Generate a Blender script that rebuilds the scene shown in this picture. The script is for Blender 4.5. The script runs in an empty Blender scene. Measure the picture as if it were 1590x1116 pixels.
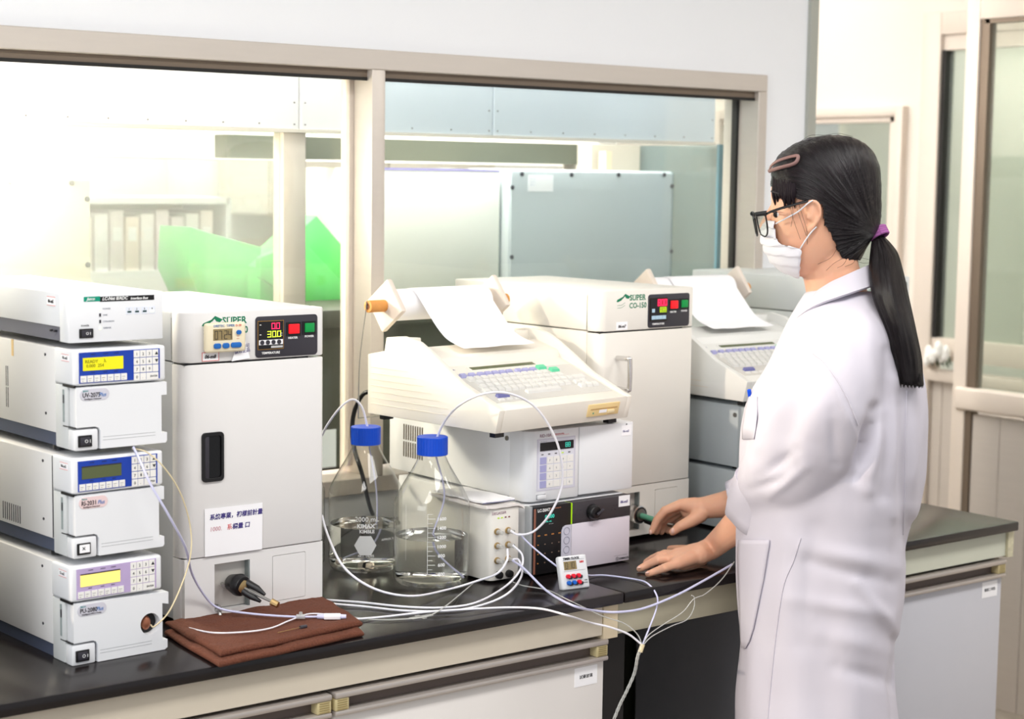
import bpy, bmesh, math, random
from math import pi, sin, cos, radians, atan2, sqrt
from mathutils import Vector, Matrix, noise
random.seed(7)
SC = bpy.context.scene
COL = SC.collection

# ------------------------------------------------------------------ camera, world, light, exposure
CAM_LOC = Vector((-1.8435, -2.2713, 1.5467))
FPX = 2750.0
YAW, PITCH, ROLL = radians(38.265), radians(5.944), radians(0.795)
_f = Vector((sin(YAW)*cos(PITCH), cos(YAW)*cos(PITCH), -sin(PITCH)))
_r = Vector((cos(YAW), -sin(YAW), 0)); _u = _r.cross(_f)
_r, _u = cos(ROLL)*_r + sin(ROLL)*_u, -sin(ROLL)*_r + cos(ROLL)*_u
cd = bpy.data.cameras.new('camera'); cam = bpy.data.objects.new('camera', cd); COL.objects.link(cam)
cam.matrix_world = Matrix(((_r.x, _u.x, -_f.x, CAM_LOC.x), (_r.y, _u.y, -_f.y, CAM_LOC.y), (_r.z, _u.z, -_f.z, CAM_LOC.z), (0, 0, 0, 1)))
cd.sensor_width = 36; cd.lens = FPX*36/1590; cd.clip_start = .05
cd.dof.use_dof = True; cd.dof.focus_distance = 2.98; cd.dof.aperture_fstop = 5.2
SC.camera = cam
SC.view_settings.view_transform = 'Standard'; SC.view_settings.look = 'None'
SC.view_settings.gamma = 1; SC.view_settings.use_curve_mapping = False
SC.view_settings.exposure = 0.12
SC.cycles.transparent_max_bounces = 32

W = bpy.data.worlds.new('world'); SC.world = W; W.use_nodes = True
W.node_tree.nodes['Background'].inputs[0].default_value = (.93, .96, 1, 1)
W.node_tree.nodes['Background'].inputs[1].default_value = .55

def light(name, kind, loc, direction, energy, color, **kw):
    d = bpy.data.lights.new(name, kind); d.energy = energy; d.color = color
    for k, v in kw.items(): setattr(d, k, v)
    o = bpy.data.objects.new(name, d); COL.objects.link(o); o.location = loc
    o.rotation_euler = Vector(direction).to_track_quat('-Z', 'Y').to_euler(); return o
light('sun', 'SUN', (-4, 1, 3), (1, -.10, -.40), 1.25, (1, .84, .66), angle=radians(1.2))
for lx in (-1.7, .1, 1.9):
    light('ceiling_lamp', 'AREA', (lx, -1.1, 2.66), (0, 0, -1), 24, (1, .98, .95), shape='RECTANGLE', size=1.2, size_y=.5)
light('corridor_lamp', 'AREA', (2.3, 2.2, 2.62), (0, 0, -1), 8, (1, .97, .92), shape='RECTANGLE', size=1.0, size_y=.6)
light('hood_lamp', 'AREA', (-.45, 1.46, 2.0), (0, .1, -1), 13, (1, .97, .93), shape='RECTANGLE', size=1.3, size_y=.2)
light('hood_lamp', 'AREA', (.9, 1.40, 2.0), (0, .12, -1), 20, (1, .97, .93), shape='RECTANGLE', size=1.1, size_y=.3)
light('rear_room_fill', 'AREA', (-.6, 2.5, 2.62), (0, 0, -1), 46, (1, .97, .93), shape='RECTANGLE', size=1.2, size_y=.6)  # pair of added fills brightening the rear room
light('rear_room_fill', 'AREA', (1.2, 2.5, 2.62), (0, 0, -1), 22, (1, .97, .93), shape='RECTANGLE', size=1.2, size_y=.6)
light('aisle_fill', 'AREA', (.2, 1.0, 2.6), (0, .05, -1), 33, (1, .98, .97), shape='RECTANGLE', size=3.0, size_y=.12)  # added fill to whiten the hood's front panels
light('left_fill', 'AREA', (-3.6, -1.3, 1.75), (1, .36, -.08), 34, (.93, .97, 1), shape='RECTANGLE', size=1.8, size_y=1.3)  # added fill for left-facing sides, no window stands there
light('hood_glow_fill', 'AREA', (-.72, 1.09, 1.60), (.62, -.72, -.33), 30, (1, .84, .68), shape='RECTANGLE', size=.5, size_y=.08)  # added in the aisle, stands in for warm light out of the hood
light('passage_fill', 'AREA', (3.7, 1.3, 2.62), (0, 0, -1), 30, (.97, 1, .95), shape='RECTANGLE', size=.6, size_y=1.6)  # added fill to lighten the view through the door glass

# a point seen at photo pixel (px, py), at a known distance or on a known plane
def ray(px, py): return _r*((px-795)/FPX) - _u*((py-558)/FPX) + _f
def at_d(px, py, d): return CAM_LOC + ray(px, py)*d
def at_y(px, py, y): v = ray(px, py); return CAM_LOC + v*((y-CAM_LOC.y)/v.y)
def at_z(px, py, z): v = ray(px, py); return CAM_LOC + v*((z-CAM_LOC.z)/v.z)
def at_x(px, py, x): v = ray(px, py); return CAM_LOC + v*((x-CAM_LOC.x)/v.x)

# ------------------------------------------------------------------ materials
def srgb(c): return tuple(((v/255)/12.92 if v <= 10 else (((v/255)+.055)/1.055)**2.4) for v in c)
MATS = {}
def mat(name, rgb, rough=.45, metal=0, var=.03, scale=14, bump=0, emit=0, trans=0, ior=1.45, spec=.5, alpha=1, sub=0, stretch=None, coat=0):
    if name in MATS: return MATS[name]
    m = bpy.data.materials.new(name); MATS[name] = m; m.use_nodes = True
    nt = m.node_tree; b = nt.nodes['Principled BSDF']; c = srgb(rgb)
    b.inputs['Base Color'].default_value = (*c, 1); b.inputs['Roughness'].default_value = rough
    b.inputs['Metallic'].default_value = metal; b.inputs['Transmission Weight'].default_value = trans
    b.inputs['IOR'].default_value = ior; b.inputs['Specular IOR Level'].default_value = spec
    b.inputs['Alpha'].default_value = alpha; b.inputs['Coat Weight'].default_value = coat
    if sub:
        b.inputs['Subsurface Weight'].default_value = sub; b.inputs['Subsurface Radius'].default_value = (.012, .005, .003)
    if emit:
        b.inputs['Emission Color'].default_value = (*c, 1); b.inputs['Emission Strength'].default_value = emit
    if var or bump:
        tc = nt.nodes.new('ShaderNodeTexCoord'); mp = nt.nodes.new('ShaderNodeMapping'); nz = nt.nodes.new('ShaderNodeTexNoise')
        nt.links.new(tc.outputs['Object'], mp.inputs[0]); nt.links.new(mp.outputs[0], nz.inputs['Vector'])
        if stretch: mp.inputs['Scale'].default_value = stretch
        nz.inputs['Scale'].default_value = scale; nz.inputs['Detail'].default_value = 5
        if var and not emit:
            mx = nt.nodes.new('ShaderNodeMix'); mx.data_type = 'RGBA'
            mx.inputs['A'].default_value = (*[v*(1-var) for v in c], 1); mx.inputs['B'].default_value = (*[min(1, v*(1+var)) for v in c], 1)
            nt.links.new(nz.outputs['Fac'], mx.inputs['Factor']); nt.links.new(mx.outputs['Result'], b.inputs['Base Color'])
        if bump:
            bp = nt.nodes.new('ShaderNodeBump'); bp.inputs['Strength'].default_value = bump; bp.inputs['Distance'].default_value = .002
            nt.links.new(nz.outputs['Fac'], bp.inputs['Height']); nt.links.new(bp.outputs[0], b.inputs['Normal'])
    return m
def pane_mat(name, tint, haze=0, hz=(255, 250, 245), gloss=.05):
    m = bpy.data.materials.new(name); MATS[name] = m; m.use_nodes = True; nt = m.node_tree
    nt.nodes.remove(nt.nodes['Principled BSDF']); out = nt.nodes['Material Output']
    t = nt.nodes.new('ShaderNodeBsdfTransparent'); t.inputs[0].default_value = (*srgb(tint), 1)
    g = nt.nodes.new('ShaderNodeBsdfGlossy'); g.inputs['Roughness'].default_value = .02
    lw = nt.nodes.new('ShaderNodeLayerWeight'); lw.inputs[0].default_value = .5
    pw = nt.nodes.new('ShaderNodeMath'); pw.operation = 'POWER'; nt.links.new(lw.outputs['Facing'], pw.inputs[0]); pw.inputs[1].default_value = 3.2
    fr = nt.nodes.new('ShaderNodeMath'); fr.operation = 'MULTIPLY_ADD'; nt.links.new(pw.outputs[0], fr.inputs[0]); fr.inputs[1].default_value = .9; fr.inputs[2].default_value = gloss*.8
    mx = nt.nodes.new('ShaderNodeMixShader'); nt.links.new(fr.outputs[0], mx.inputs[0]); nt.links.new(t.outputs[0], mx.inputs[1]); nt.links.new(g.outputs[0], mx.inputs[2])
    last = mx
    if haze:
        d = nt.nodes.new('ShaderNodeBsdfDiffuse'); d.inputs[0].default_value = (*srgb(hz), 1)
        l = nt.nodes.new('ShaderNodeBsdfTranslucent'); l.inputs[0].default_value = (*srgb(hz), 1)
        m1 = nt.nodes.new('ShaderNodeMixShader'); m1.inputs[0].default_value = .5
        nt.links.new(d.outputs[0], m1.inputs[1]); nt.links.new(l.outputs[0], m1.inputs[2])
        m2 = nt.nodes.new('ShaderNodeMixShader'); m2.inputs[0].default_value = haze
        nt.links.new(mx.outputs[0], m2.inputs[1]); nt.links.new(m1.outputs[0], m2.inputs[2]); last = m2
    nt.links.new(last.outputs[0], out.inputs[0]); return m

WALL = mat('painted_wall', (240, 241, 244), .6, var=.012, scale=3)
CREAM = mat('cream_wall', (228, 219, 208), .6, var=.012, scale=3)
CEIL = mat('ceiling_white', (240, 240, 238), .7)
FLOORM = mat('floor_vinyl', (150, 140, 128), .35, scale=6, var=.08)
ALU = mat('champagne_aluminium', (206, 197, 188), .42, metal=.35, var=.04, scale=8, stretch=(1, 1, 14))
ALUD = mat('dark_aluminium', (120, 106, 92), .4, metal=.4)
ALUP = mat('pale_aluminium', (216, 204, 192), .45, metal=.1)
RUBBER = mat('black_gasket', (24, 22, 20), .6)
BENCHM = mat('black_resin_top', (24, 19, 20), .22, var=.25, scale=30, spec=.5)
BEIGE = mat('beige_apron', (205, 195, 178), .45, var=.05, scale=9)
OLIVE = mat('olive_apron', (178, 172, 150), .45, var=.05, scale=9)
CABW = mat('cabinet_laminate', (226, 221, 217), .4, var=.015)
RAIL = mat('rail_aluminium', (190, 182, 176), .35, metal=.5)
YPL = mat('yellowed_plastic', (196, 182, 138), .5, scale=30, var=.1)
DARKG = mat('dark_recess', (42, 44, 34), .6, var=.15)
DARKH = mat('dark_hood_base', (66, 66, 54), .5, var=.15, scale=20, stretch=(1, 1, 8))
GREY1 = mat('grey_shell', (214, 216, 216), .42, var=.015)
GREY2 = mat('warm_grey_shell', (230, 228, 227), .42, var=.015)
CRM = mat('ivory_shell', (236, 232, 224), .42, var=.02)
WHITE = mat('white_shell', (231, 232, 235), .38, var=.01)
BLUEBASE = mat('slate_base', (74, 82, 104), .5)
BLUE = mat('blue_panel', (24, 62, 166), .4, var=.02)
LILAC = mat('faded_lilac_panel', (186, 166, 206), .4, var=.08, scale=60)
KEYW = mat('key_white', (238, 236, 232), .4)
KEYC = mat('key_cream_grey', (222, 221, 217), .45)
CABG = mat('cabinet_blue_grey', (198, 198, 206), .4, var=.015)
KEYP = mat('key_lavender', (168, 168, 212), .4)
KEYG = mat('key_green', (96, 206, 160), .4)
LCDY = mat('lcd_yellow', (214, 206, 20), .3, emit=.35)
LCDA = mat('lcd_amber', (250, 226, 120), .3, emit=.5)
LCDG = mat('lcd_olive', (88, 96, 62), .25)
LCDT = mat('lcd_tan', (150, 132, 92), .25)
BLACK = mat('black_plastic', (22, 21, 23), .35)
CHAR = mat('charcoal_panel', (52, 50, 58), .4)
INK = mat('ink_black', (40, 38, 44), .6, var=0)
INKB = mat('ink_blue', (70, 60, 130), .6, var=0)
INKR = mat('ink_red', (214, 70, 74), .6, var=0)
INKG = mat('ink_green', (8, 120, 84), .6, var=0)
INKW = mat('ink_white', (244, 244, 244), .5, var=0)
INKLB = mat('ink_light_blue', (60, 120, 190), .6, var=0)
PAPER = mat('paper', (250, 249, 252), .7, var=.008)
REDL = mat('red_lamp', (238, 20, 30), .3, emit=.7)
GRNL = mat('green_lamp', (10, 130, 60), .3, emit=.35)
SEGR = mat('led_red', (255, 40, 90), .3, emit=1.6, var=0)
SEGY = mat('led_yellow', (220, 240, 60), .3, emit=1.2, var=0)
SEGC = mat('led_cyan', (60, 190, 170), .3, emit=.9, var=0)
LEDW = mat('led_pale', (246, 250, 190), .3, emit=1.0, var=0)
LIME = mat('lime_strip', (190, 226, 40), .35, emit=.25)
CHROME = mat('chrome', (214, 212, 210), .16, metal=1, var=.02)
BRASS = mat('brass', (200, 170, 120), .28, metal=1, var=.05)
STEEL = mat('steel', (160, 158, 155), .3, metal=1)
TAN = mat('tan_frame', (196, 150, 84), .4)
GREENM = mat('green_lever', (92, 158, 130), .4)
CORK = mat('orange_core', (216, 150, 78), .6, var=.12, scale=60)
FOAM = mat('foam_plate', (226, 214, 202), .8, var=.06, scale=50, bump=.3)
CAPB = mat('cap_blue', (0, 74, 206), .38, var=.02)
TUBE = mat('ptfe_tube', (240, 238, 246), .3, spec=.6, var=.01)
TUBEL = mat('lilac_tube', (206, 206, 236), .25, spec=.6, var=.02)
TUBEY = mat('peek_tube', (222, 206, 168), .35)
TUBET = mat('clear_tube', (214, 214, 210), .15, alpha=.55, spec=.7)
TOWEL = mat('brown_terry', (98, 54, 37), .95, var=.5, scale=330, bump=1)
GLASS = None
WATER = mat('clear_solvent', (250, 251, 250), .0, trans=1, ior=1.33, var=0)
GBAG = mat('green_plastic', (120, 240, 130), .3, var=.12, scale=6, trans=.25)
SKIN = mat('skin', (226, 172, 142), .48, var=.05, scale=25, sub=.25)
NAIL = mat('fingernail', (238, 196, 182), .25)
HAIRM = None
COATM = mat('coat_cotton', (200, 196, 207), .75, var=.01, scale=40, bump=.06)
TROUS = mat('dark_trousers', (40, 42, 52), .8)
MASKM = mat('mask_fabric', (222, 220, 226), .8, var=.02, scale=60, bump=.1)
PURP = mat('purple_tie', (150, 84, 146), .7, var=.2, scale=120, bump=.4)
CLIPM = mat('dusty_pink_clip', (132, 100, 96), .5)
LEAF = mat('leaf_green', (64, 84, 52), .6, var=.2)
PETAL = mat('white_petal', (246, 244, 240), .6, var=.02)
GPALE = mat('pale_grey_metal', (204, 212, 216), .45, var=.02)
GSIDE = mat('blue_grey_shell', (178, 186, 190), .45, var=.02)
GLASS = pane_mat('bottle_glass', (244, 244, 242))
PANE = pane_mat('window_glass', (246, 250, 248))
PANEH = pane_mat('sun_hazed_dusty_glass', (246, 250, 248), haze=.14)  # whitish veil mixes dust and sun haze into the glass
PANEB = pane_mat('hood_side_glass', (206, 216, 216), haze=.10, hz=(170, 196, 206))
PANED = pane_mat('door_glass', (240, 243, 238), haze=.10, hz=(232, 236, 230))

# ------------------------------------------------------------------ mesh helpers
class M:
    def __init__(s): s.v = []; s.f = []
    def add(s, v, f):
        n = len(s.v); s.v += [tuple(p) for p in v]; s.f += [tuple(i+n for i in q) for q in f]; return s
    def box(s, x0, y0, z0, x1, y1, z1):
        return s.add([(x0,y0,z0),(x1,y0,z0),(x1,y1,z0),(x0,y1,z0),(x0,y0,z1),(x1,y0,z1),(x1,y1,z1),(x0,y1,z1)],
                     [(3,2,1,0),(4,5,6,7),(0,1,5,4),(1,2,6,5),(2,3,7,6),(3,0,4,7)])
    def front(s, u0, z0, u1, z1, t=.001, y=0): return s.box(u0, y-t, z0, u1, y, z1)
    def prism(s, poly, axis, a, b):
        def P(q, c): return {'x': (c, q[0], q[1]), 'y': (q[0], c, q[1]), 'z': (q[0], q[1], c)}[axis]
        n = len(poly); ar = sum(poly[i][0]*poly[(i+1)%n][1]-poly[(i+1)%n][0]*poly[i][1] for i in range(n))
        if (ar < 0) != (axis == 'y'): poly = poly[::-1]
        v = [P(q, a) for q in poly]+[P(q, b) for q in poly]
        return s.add(v, [tuple(range(n))[::-1], tuple(range(n, 2*n))]+[(i, (i+1)%n, n+(i+1)%n, n+i) for i in range(n)])
    def rings(s, rings, cap=True, close=True):
        n = len(rings[0]); v = [p for r in rings for p in r]; f = []
        for i in range(len(rings)-1):
            for j in range(n if close else n-1):
                k = (j+1) % n; f.append((i*n+j, i*n+k, (i+1)*n+k, (i+1)*n+j))
        if cap: f += [tuple(range(n))[::-1], tuple(range((len(rings)-1)*n, len(rings)*n))]
        return s.add(v, f)
    def tube(s, pts, r, n=8, cap=True, flat=1.0, round_ends=False):
        pts = [Vector(p) for p in pts]; rr = list(r) if hasattr(r, '__len__') else [r]*len(pts)
        if round_ends:
            d0 = (pts[0]-pts[1]).normalized(); d1 = (pts[-1]-pts[-2]).normalized()
            pre = [(pts[0]+d0*rr[0]*.9, rr[0]*.35), (pts[0]+d0*rr[0]*.55, rr[0]*.8)]
            post = [(pts[-1]+d1*rr[-1]*.55, rr[-1]*.8), (pts[-1]+d1*rr[-1]*.9, rr[-1]*.35)]
            pts = [p for p, _ in pre]+pts+[p for p, _ in post]; rr = [q for _, q in pre]+rr+[q for _, q in post]
        R = []; up = None
        for i, p in enumerate(pts):
            t = (pts[min(i+1, len(pts)-1)]-pts[max(i-1, 0)]).normalized()
            if up is None: up = t.orthogonal().normalized()
            up = (up-t*up.dot(t)).normalized(); bi = t.cross(up)
            R.append([p+(up*cos(2*pi*k/n)+bi*sin(2*pi*k/n)*flat)*rr[i] for k in range(n)])
        return s.rings(R, cap)
    def cyl(s, a, b, r0, r1=None, n=20): return s.tube([a, b], [r0, r0 if r1 is None else r1], n)
    def lathe(s, prof, n=40, c=(0, 0, 0), cap=True):
        return s.rings([[(c[0]+r*cos(2*pi*k/n), c[1]+r*sin(2*pi*k/n), c[2]+z) for k in range(n)] for r, z in prof], cap)
    def ell(s, c, rx, ry, rz, n=16, m=10, rot=None):
        R = []
        for i in range(m+1):
            a = -pi/2+pi*i/m; a = max(min(a, 1.53), -1.53); R.append([])
            for k in range(n):
                p = Vector((rx*cos(a)*cos(2*pi*k/n), ry*cos(a)*sin(2*pi*k/n), rz*sin(a)))
                if rot: p = rot @ p
                R[-1].append(p+Vector(c))
        return s.rings(R)
    def mesh(s, name, bevel=0, seg=2, smooth=30):
        me = bpy.data.meshes.new(name); me.from_pydata(s.v, [], s.f)
        bm = bmesh.new(); bm.from_mesh(me); bmesh.ops.recalc_face_normals(bm, faces=bm.faces)
        if bevel:
            e = [x for x in bm.edges if len(x.link_faces) == 2 and x.calc_face_angle(0) > .6]
            bmesh.ops.bevel(bm, geom=e, offset=bevel, segments=seg, profile=.5, affect='EDGES', clamp_overlap=True)
        bm.to_mesh(me); bm.free()
        if smooth:
            me.shade_smooth(); me.set_sharp_from_angle(angle=radians(smooth))
        return me
    def build(s, name, m, parent=None, bevel=0, seg=2, smooth=30, label=None):
        return link(name, s.mesh(name, bevel, seg, smooth), m, parent, label)
def link(name, me, m, parent=None, label=None):
    if m is not None and not me.materials: me.materials.append(m)
    o = bpy.data.objects.new(name, me); COL.objects.link(o)
    if parent is not None: o.parent = parent
    if label: o['label'] = label
    return o
def put(o, name, parent, loc=(0, 0, 0)):            # another piece sharing mesh data
    c = bpy.data.objects.new(name, o.data); COL.objects.link(c); c.parent = parent; c.location = loc; return c
def thing(name, label, cat, loc=(0, 0, 0), rot=0, group=None):
    o = bpy.data.objects.new(name, None); COL.objects.link(o); o.location = loc; o.rotation_euler = (0, 0, radians(rot)); o.empty_display_size = .05
    return tag(o, label, cat, group)
def tag(o, label, cat, group=None):
    o['label'] = label; o['category'] = cat
    if group: o['group'] = group
    return o
def struct(o): o['kind'] = 'structure'; return o
def kids(o): return [c for c in bpy.data.objects if c.parent is o]
def dup(root, loc, rot, label, group=None):
    def cp(o, par):
        c = o.copy(); COL.objects.link(c)
        if par is not None: c.parent = par
        for k in kids(o): cp(k, c)
        return c
    r = cp(root, None); r.location = loc; r.rotation_euler = (0, 0, radians(rot)); r['label'] = label
    if group: r['group'] = group
    return r
def eval_mesh(o, name):
    dg = bpy.context.evaluated_depsgraph_get(); dg.update()
    me = bpy.data.meshes.new_from_object(o.evaluated_get(dg)); me.name = name
    d = o.data; bpy.data.objects.remove(o)
    return me
def plate2d(name, outer, holes, t, m, parent, y=0, bevel=0, label=None):      # plate in the u-z plane with holes, front face at y
    cu = bpy.data.curves.new(name, 'CURVE'); cu.dimensions = '2D'; cu.fill_mode = 'BOTH'; cu.extrude = t/2; cu.bevel_depth = bevel
    for poly in [outer]+holes:
        sp = cu.splines.new('POLY'); sp.points.add(len(poly)-1); sp.use_cyclic_u = True
        for q, p in zip(sp.points, poly): q.co = (p[0], p[1], 0, 1)
    o = bpy.data.objects.new(name, cu); COL.objects.link(o); me = eval_mesh(o, name); bpy.data.curves.remove(cu)
    me.transform(Matrix.Rotation(pi/2, 4, 'X')); me.transform(Matrix.Translation((0, y+t/2, 0)))
    me.materials.clear(); me.shade_smooth(); me.set_sharp_from_angle(angle=radians(30))
    return link(name, me, m, parent, label)
def rrect(u0, z0, u1, z1, r, n=4):
    P = []
    for cx, cz, a in ((u1-r, z0+r, -pi/2), (u1-r, z1-r, 0), (u0+r, z1-r, pi/2), (u0+r, z0+r, pi)):
        P += [(cx+r*cos(a+pi/2*k/n), cz+r*sin(a+pi/2*k/n)) for k in range(n+1)]
    return P
def text(s, size, m, parent, loc, rot=(90, 0, 0), align='LEFT', sx=1, fit=0, bold=0, shear=0, name='lettering', t=.00015):
    cu = bpy.data.curves.new(name, 'FONT'); cu.body = s; cu.size = size; cu.align_x = align; cu.extrude = t; cu.resolution_u = 2
    cu.offset = bold; cu.shear = shear; cu.space_line = .95
    o = bpy.data.objects.new(name, cu); COL.objects.link(o); me = eval_mesh(o, name); bpy.data.curves.remove(cu)
    if fit: sx = fit/max(v.co.x for v in me.vertices)
    me.transform(Matrix.Diagonal((sx, 1, 1, 1))); me.materials.clear()
    o = link(name, me, m, parent); o.location = loc; o.rotation_euler = [radians(a) for a in rot]; return o
SEGS = {'0': 'abcdef', '1': 'bc', '2': 'abged', '3': 'abgcd', '4': 'fgbc', '5': 'afgcd', '6': 'afgedc', '7': 'abc', '8': 'abcdefg', '9': 'abcfgd'}
def seg7(s, u, z, w, h, m, parent, y=-.0002, name='display_digits', slant=.08):
    b = M(); t = w*.16; x = u
    def q(x0, z0, x1, z1): b.box(x0, y-.0002, z0, x1, y, z1)
    for ch in s:
        if ch == '.': q(x-w*.18, z, x-w*.18+t, z+t); continue
        if ch == ':': q(x, z+h*.3, x+t*.8, z+h*.3+t*.8); q(x, z+h*.62, x+t*.8, z+h*.62+t*.8); x += w*.4; continue
        for c in SEGS.get(ch, ''):
            a = {'a': (0, h-t, w, h), 'd': (0, 0, w, t), 'g': (0, h/2-t/2, w, h/2+t/2), 'f': (0, h/2, t, h), 'e': (0, 0, t, h/2), 'b': (w-t, h/2, w, h), 'c': (w-t, 0, w, h/2)}[c]
            q(x+a[0], z+a[1], x+a[2], z+a[3])
        x += w*1.32
    return b.build(name, m, parent, smooth=0)
def spline(pts, n=10):
    P = [Vector(p) for p in pts]; P = [P[0]*2-P[1]]+P+[P[-1]*2-P[-2]]; out = []
    for i in range(1, len(P)-2):
        for k in range(n):
            t = k/n; a, b, c, d = P[i-1:i+3]
            out.append(.5*((2*b)+(c-a)*t+(2*a-5*b+4*c-d)*t*t+(3*b-a-3*c+d)*t**3))
    return out+[P[-2]]
# ------------------------------------------------------------------ the setting
struct(M().box(-2.9, -3.4, -.05, 4.6, 3.4, 0).build('floor', FLOORM))
struct(M().box(-2.9, -3.4, 2.7, 4.6, 3.4, 2.75).build('ceiling', CEIL))
YW = .80
b = M(); b.box(-1.75, YW, 1.798, 1.505, .91, 2.7); b.box(-1.75, YW, 0, 1.505, .91, .88); b.box(1.353, YW, .88, 1.505, .91, 1.798); b.box(-1.75, YW, .88, -1.5, .91, 1.798)
struct(b.build('wall_back', WALL))
struct(M().box(1.505, .79, 0, 1.534, .93, 2.7).build('trim_1', mat('grey_green_metal', (176, 178, 170), .45, metal=.3)))
struct(M().box(-1.8, 3.2, 0, 3.0, 3.25, 2.7).build('wall_rear', mat('rear_wall_white', (246, 243, 240), .6)))
# interior window: frame, mullion, sashes, panes
win = M().box(-1.5, .785, 1.757, 1.353, .905, 1.798).box(-1.5, .785, .88, 1.353, .905, .915).box(1.323, .785, .915, 1.353, .905, 1.757).box(-1.5, .785, .915, -1.46, .905, 1.757).build('window_1', ALU, bevel=.002, seg=1)
struct(win)
M().box(-1.46, .80, 1.742, 1.323, .895, 1.757).build('head_track', ALUD, win)
M().box(-1.46, .798, 1.735, .19, .802, 1.742).box(.224, .798, 1.735, 1.323, .802, 1.742).build('gasket', RUBBER, win)
M().box(.191, .782, .915, .224, .90, 1.757).build('mullion', ALU, win, bevel=.002)
for x0, x1, y0, y1 in ((.180, .198, .85, .875), (.203, .232, .835, .875), (1.322, 1.352, .845, .875), (-1.46, -1.42, .85, .875)):
    M().box(x0, y0, .93, x1, y1, 1.742).build('sash_stile', ALU if x0 > .2 else ALUP, win, bevel=.002)
M().box(.1985, .845, .93, .2025, .873, 1.742).box(1.316, .85, .93, 1.322, .87, 1.742).build('gasket', RUBBER, win)
M().box(-1.42, .858, .93, .185, .863, 1.742).build('glass_pane', PANE, win)
M().box(.228, .852, .93, 1.322, .857, 1.742).build('glass_pane', PANE, win)
M().box(.2285, .825, 1.275, .2345, .84, 1.32).build('latch', STEEL, win)

# right wall with two doorways
XR = 3.0
b = M()
b.box(XR, 2.62, 0, XR+.1, 3.2, 2.7); b.box(XR, 1.70, 1.80, XR+.1, 2.62, 2.7); b.box(XR, 1.622, 0, XR+.1, 1.70, 2.7); b.box(XR, .2, 2.105, XR+.1, 1.622, 2.7); b.box(XR, -1.2, 0, XR+.1, .2, 2.7)
struct(b.build('wall_right', CREAM))
struct(M().box(4.35, -1.2, 0, 4.4, 3.2, 2.7).build('wall_corridor', mat('corridor_green_grey', (226, 227, 217), .6)))
d1 = M().box(2.97, 1.70, 0, 3.02, 1.735, 1.80).box(2.97, 2.58, 0, 3.02, 2.62, 1.80).box(2.97, 1.735, 1.765, 3.02, 2.58, 1.80).build('door_1', ALUP, bevel=.003); struct(d1)
M().box(2.985, 1.735, 0, 3.01, 1.765, 1.765).box(2.985, 1.735, 1.745, 3.01, 2.58, 1.765).build('inner_frame', ALUP, d1, bevel=.002)
M().box(2.995, 1.765, .1, 3.0, 2.58, 1.745).build('glass_pane', PANED, d1)
d2 = M().box(2.965, 1.545, 0, 3.03, 1.622, 2.105).box(2.965, .2, 2.03, 3.03, 1.545, 2.105).build('door_2', ALUP, bevel=.003); struct(d2)
M().box(2.975, 1.529, 1.02, 3.02, 1.545, 1.98).build('gasket', RUBBER, d2)
M().box(2.98, .6, 1.98, 3.02, 1.545, 2.03).build('top_rail', ALUP, d2)
M().box(2.975, .6, .945, 3.02, 1.545, 1.02).build('middle_rail', ALUP, d2, bevel=.003)
M().box(2.95, 1.1, .875, 3.02, 1.545, .912).build('ledge', ALUP, d2, bevel=.004)
M().box(2.998, 1.2, 1.02, 3.003, 1.529, 1.98).build('glass_pane', PANED, d2)
bd = None
for k in range(12):
    y = 1.545-.047*(k+1)
    if bd is None: bd = M().box(2.985, 0, 0, 3.01, .0455, .86).build('board', ALU, d2, bevel=.002, seg=1); bd.location = (0, y, .015)
    else: put(bd, 'board', d2, (0, y, .015))
# the open leaf that stands nearer, also of aluminium
XL = 2.4
d3 = M().box(XL-.02, .945, 0, XL+.03, .99, 2.25).box(XL-.02, .1, 2.008, XL+.03, .945, 2.25).box(XL-.02, .1, 0, XL+.03, .14, 2.008).build('door_3', ALUP, bevel=.003); struct(d3)
M().box(XL-.012, .915, .94, XL+.02, .945, 2.008).box(XL-.012, .14, 1.996, XL+.02, .931, 2.008).build('glazing_bead', ALUD, d3)
M().box(XL-.032, .14, .882, XL+.03, .975, .948).build('middle_rail', ALUP, d3, bevel=.008, seg=3)
M().box(XL, .14, .948, XL+.005, .931, 1.996).build('glass_pane', PANED, d3)
M().box(XL-.014, .925, .02, XL+.02, .945, .882).build('panel_bead', ALUD, d3)
bd = None
for k in range(8):
    y = .925-.0975*(k+1)
    if bd is None: bd = M().box(XL-.008, 0, 0, XL+.012, .0955, .85).build('board', ALU, d3, bevel=.002, seg=1); bd.location = (0, y, .02)
    else: put(bd, 'board', d3, (0, y, .02))

# things glimpsed through the door glass
c = thing('curtain', 'white curtain hanging beyond the open door glass', 'curtain', (3.9, 1.42, .4))
M().rings([[(.03*sin(k*1.1), -.16+.013*k, z) for k in range(18)] for z in (0, 1.95)], cap=False, close=False).build('cloth', PAPER, c)
for i, (y, z, h, lab) in enumerate(((1.36, .40, .62, 'upright brown carton standing low beyond the door glass'), (1.18, .40, .58, 'brown carton further right beyond the door glass'))):
    c = thing('carton', lab, 'box', (3.75, y, 0), 0, 'cartons beyond the door')
    M().box(-.08, -.06, 0, .08, .06, z+h).build('carton_body', mat('brown_card', (176, 130, 92), .8), c, bevel=.003); M().box(-.081, -.02, .1, -.08, .02, z+h).build('packing_tape', TAN, c)
c = thing('storage_rack', 'dark shelving rack seen through the open door glass', 'rack', (4.1, 1.1, 0))
for y in (-.4, .4): M().box(-.12, y-.02, 0, .12, y+.02, 1.75).build('upright', DARKH, c)
for z in (.6, 1.0, 1.32, 1.6): M().box(-.14, -.42, z, .14, .42, z+.03).build('shelf', DARKH, c)

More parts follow.
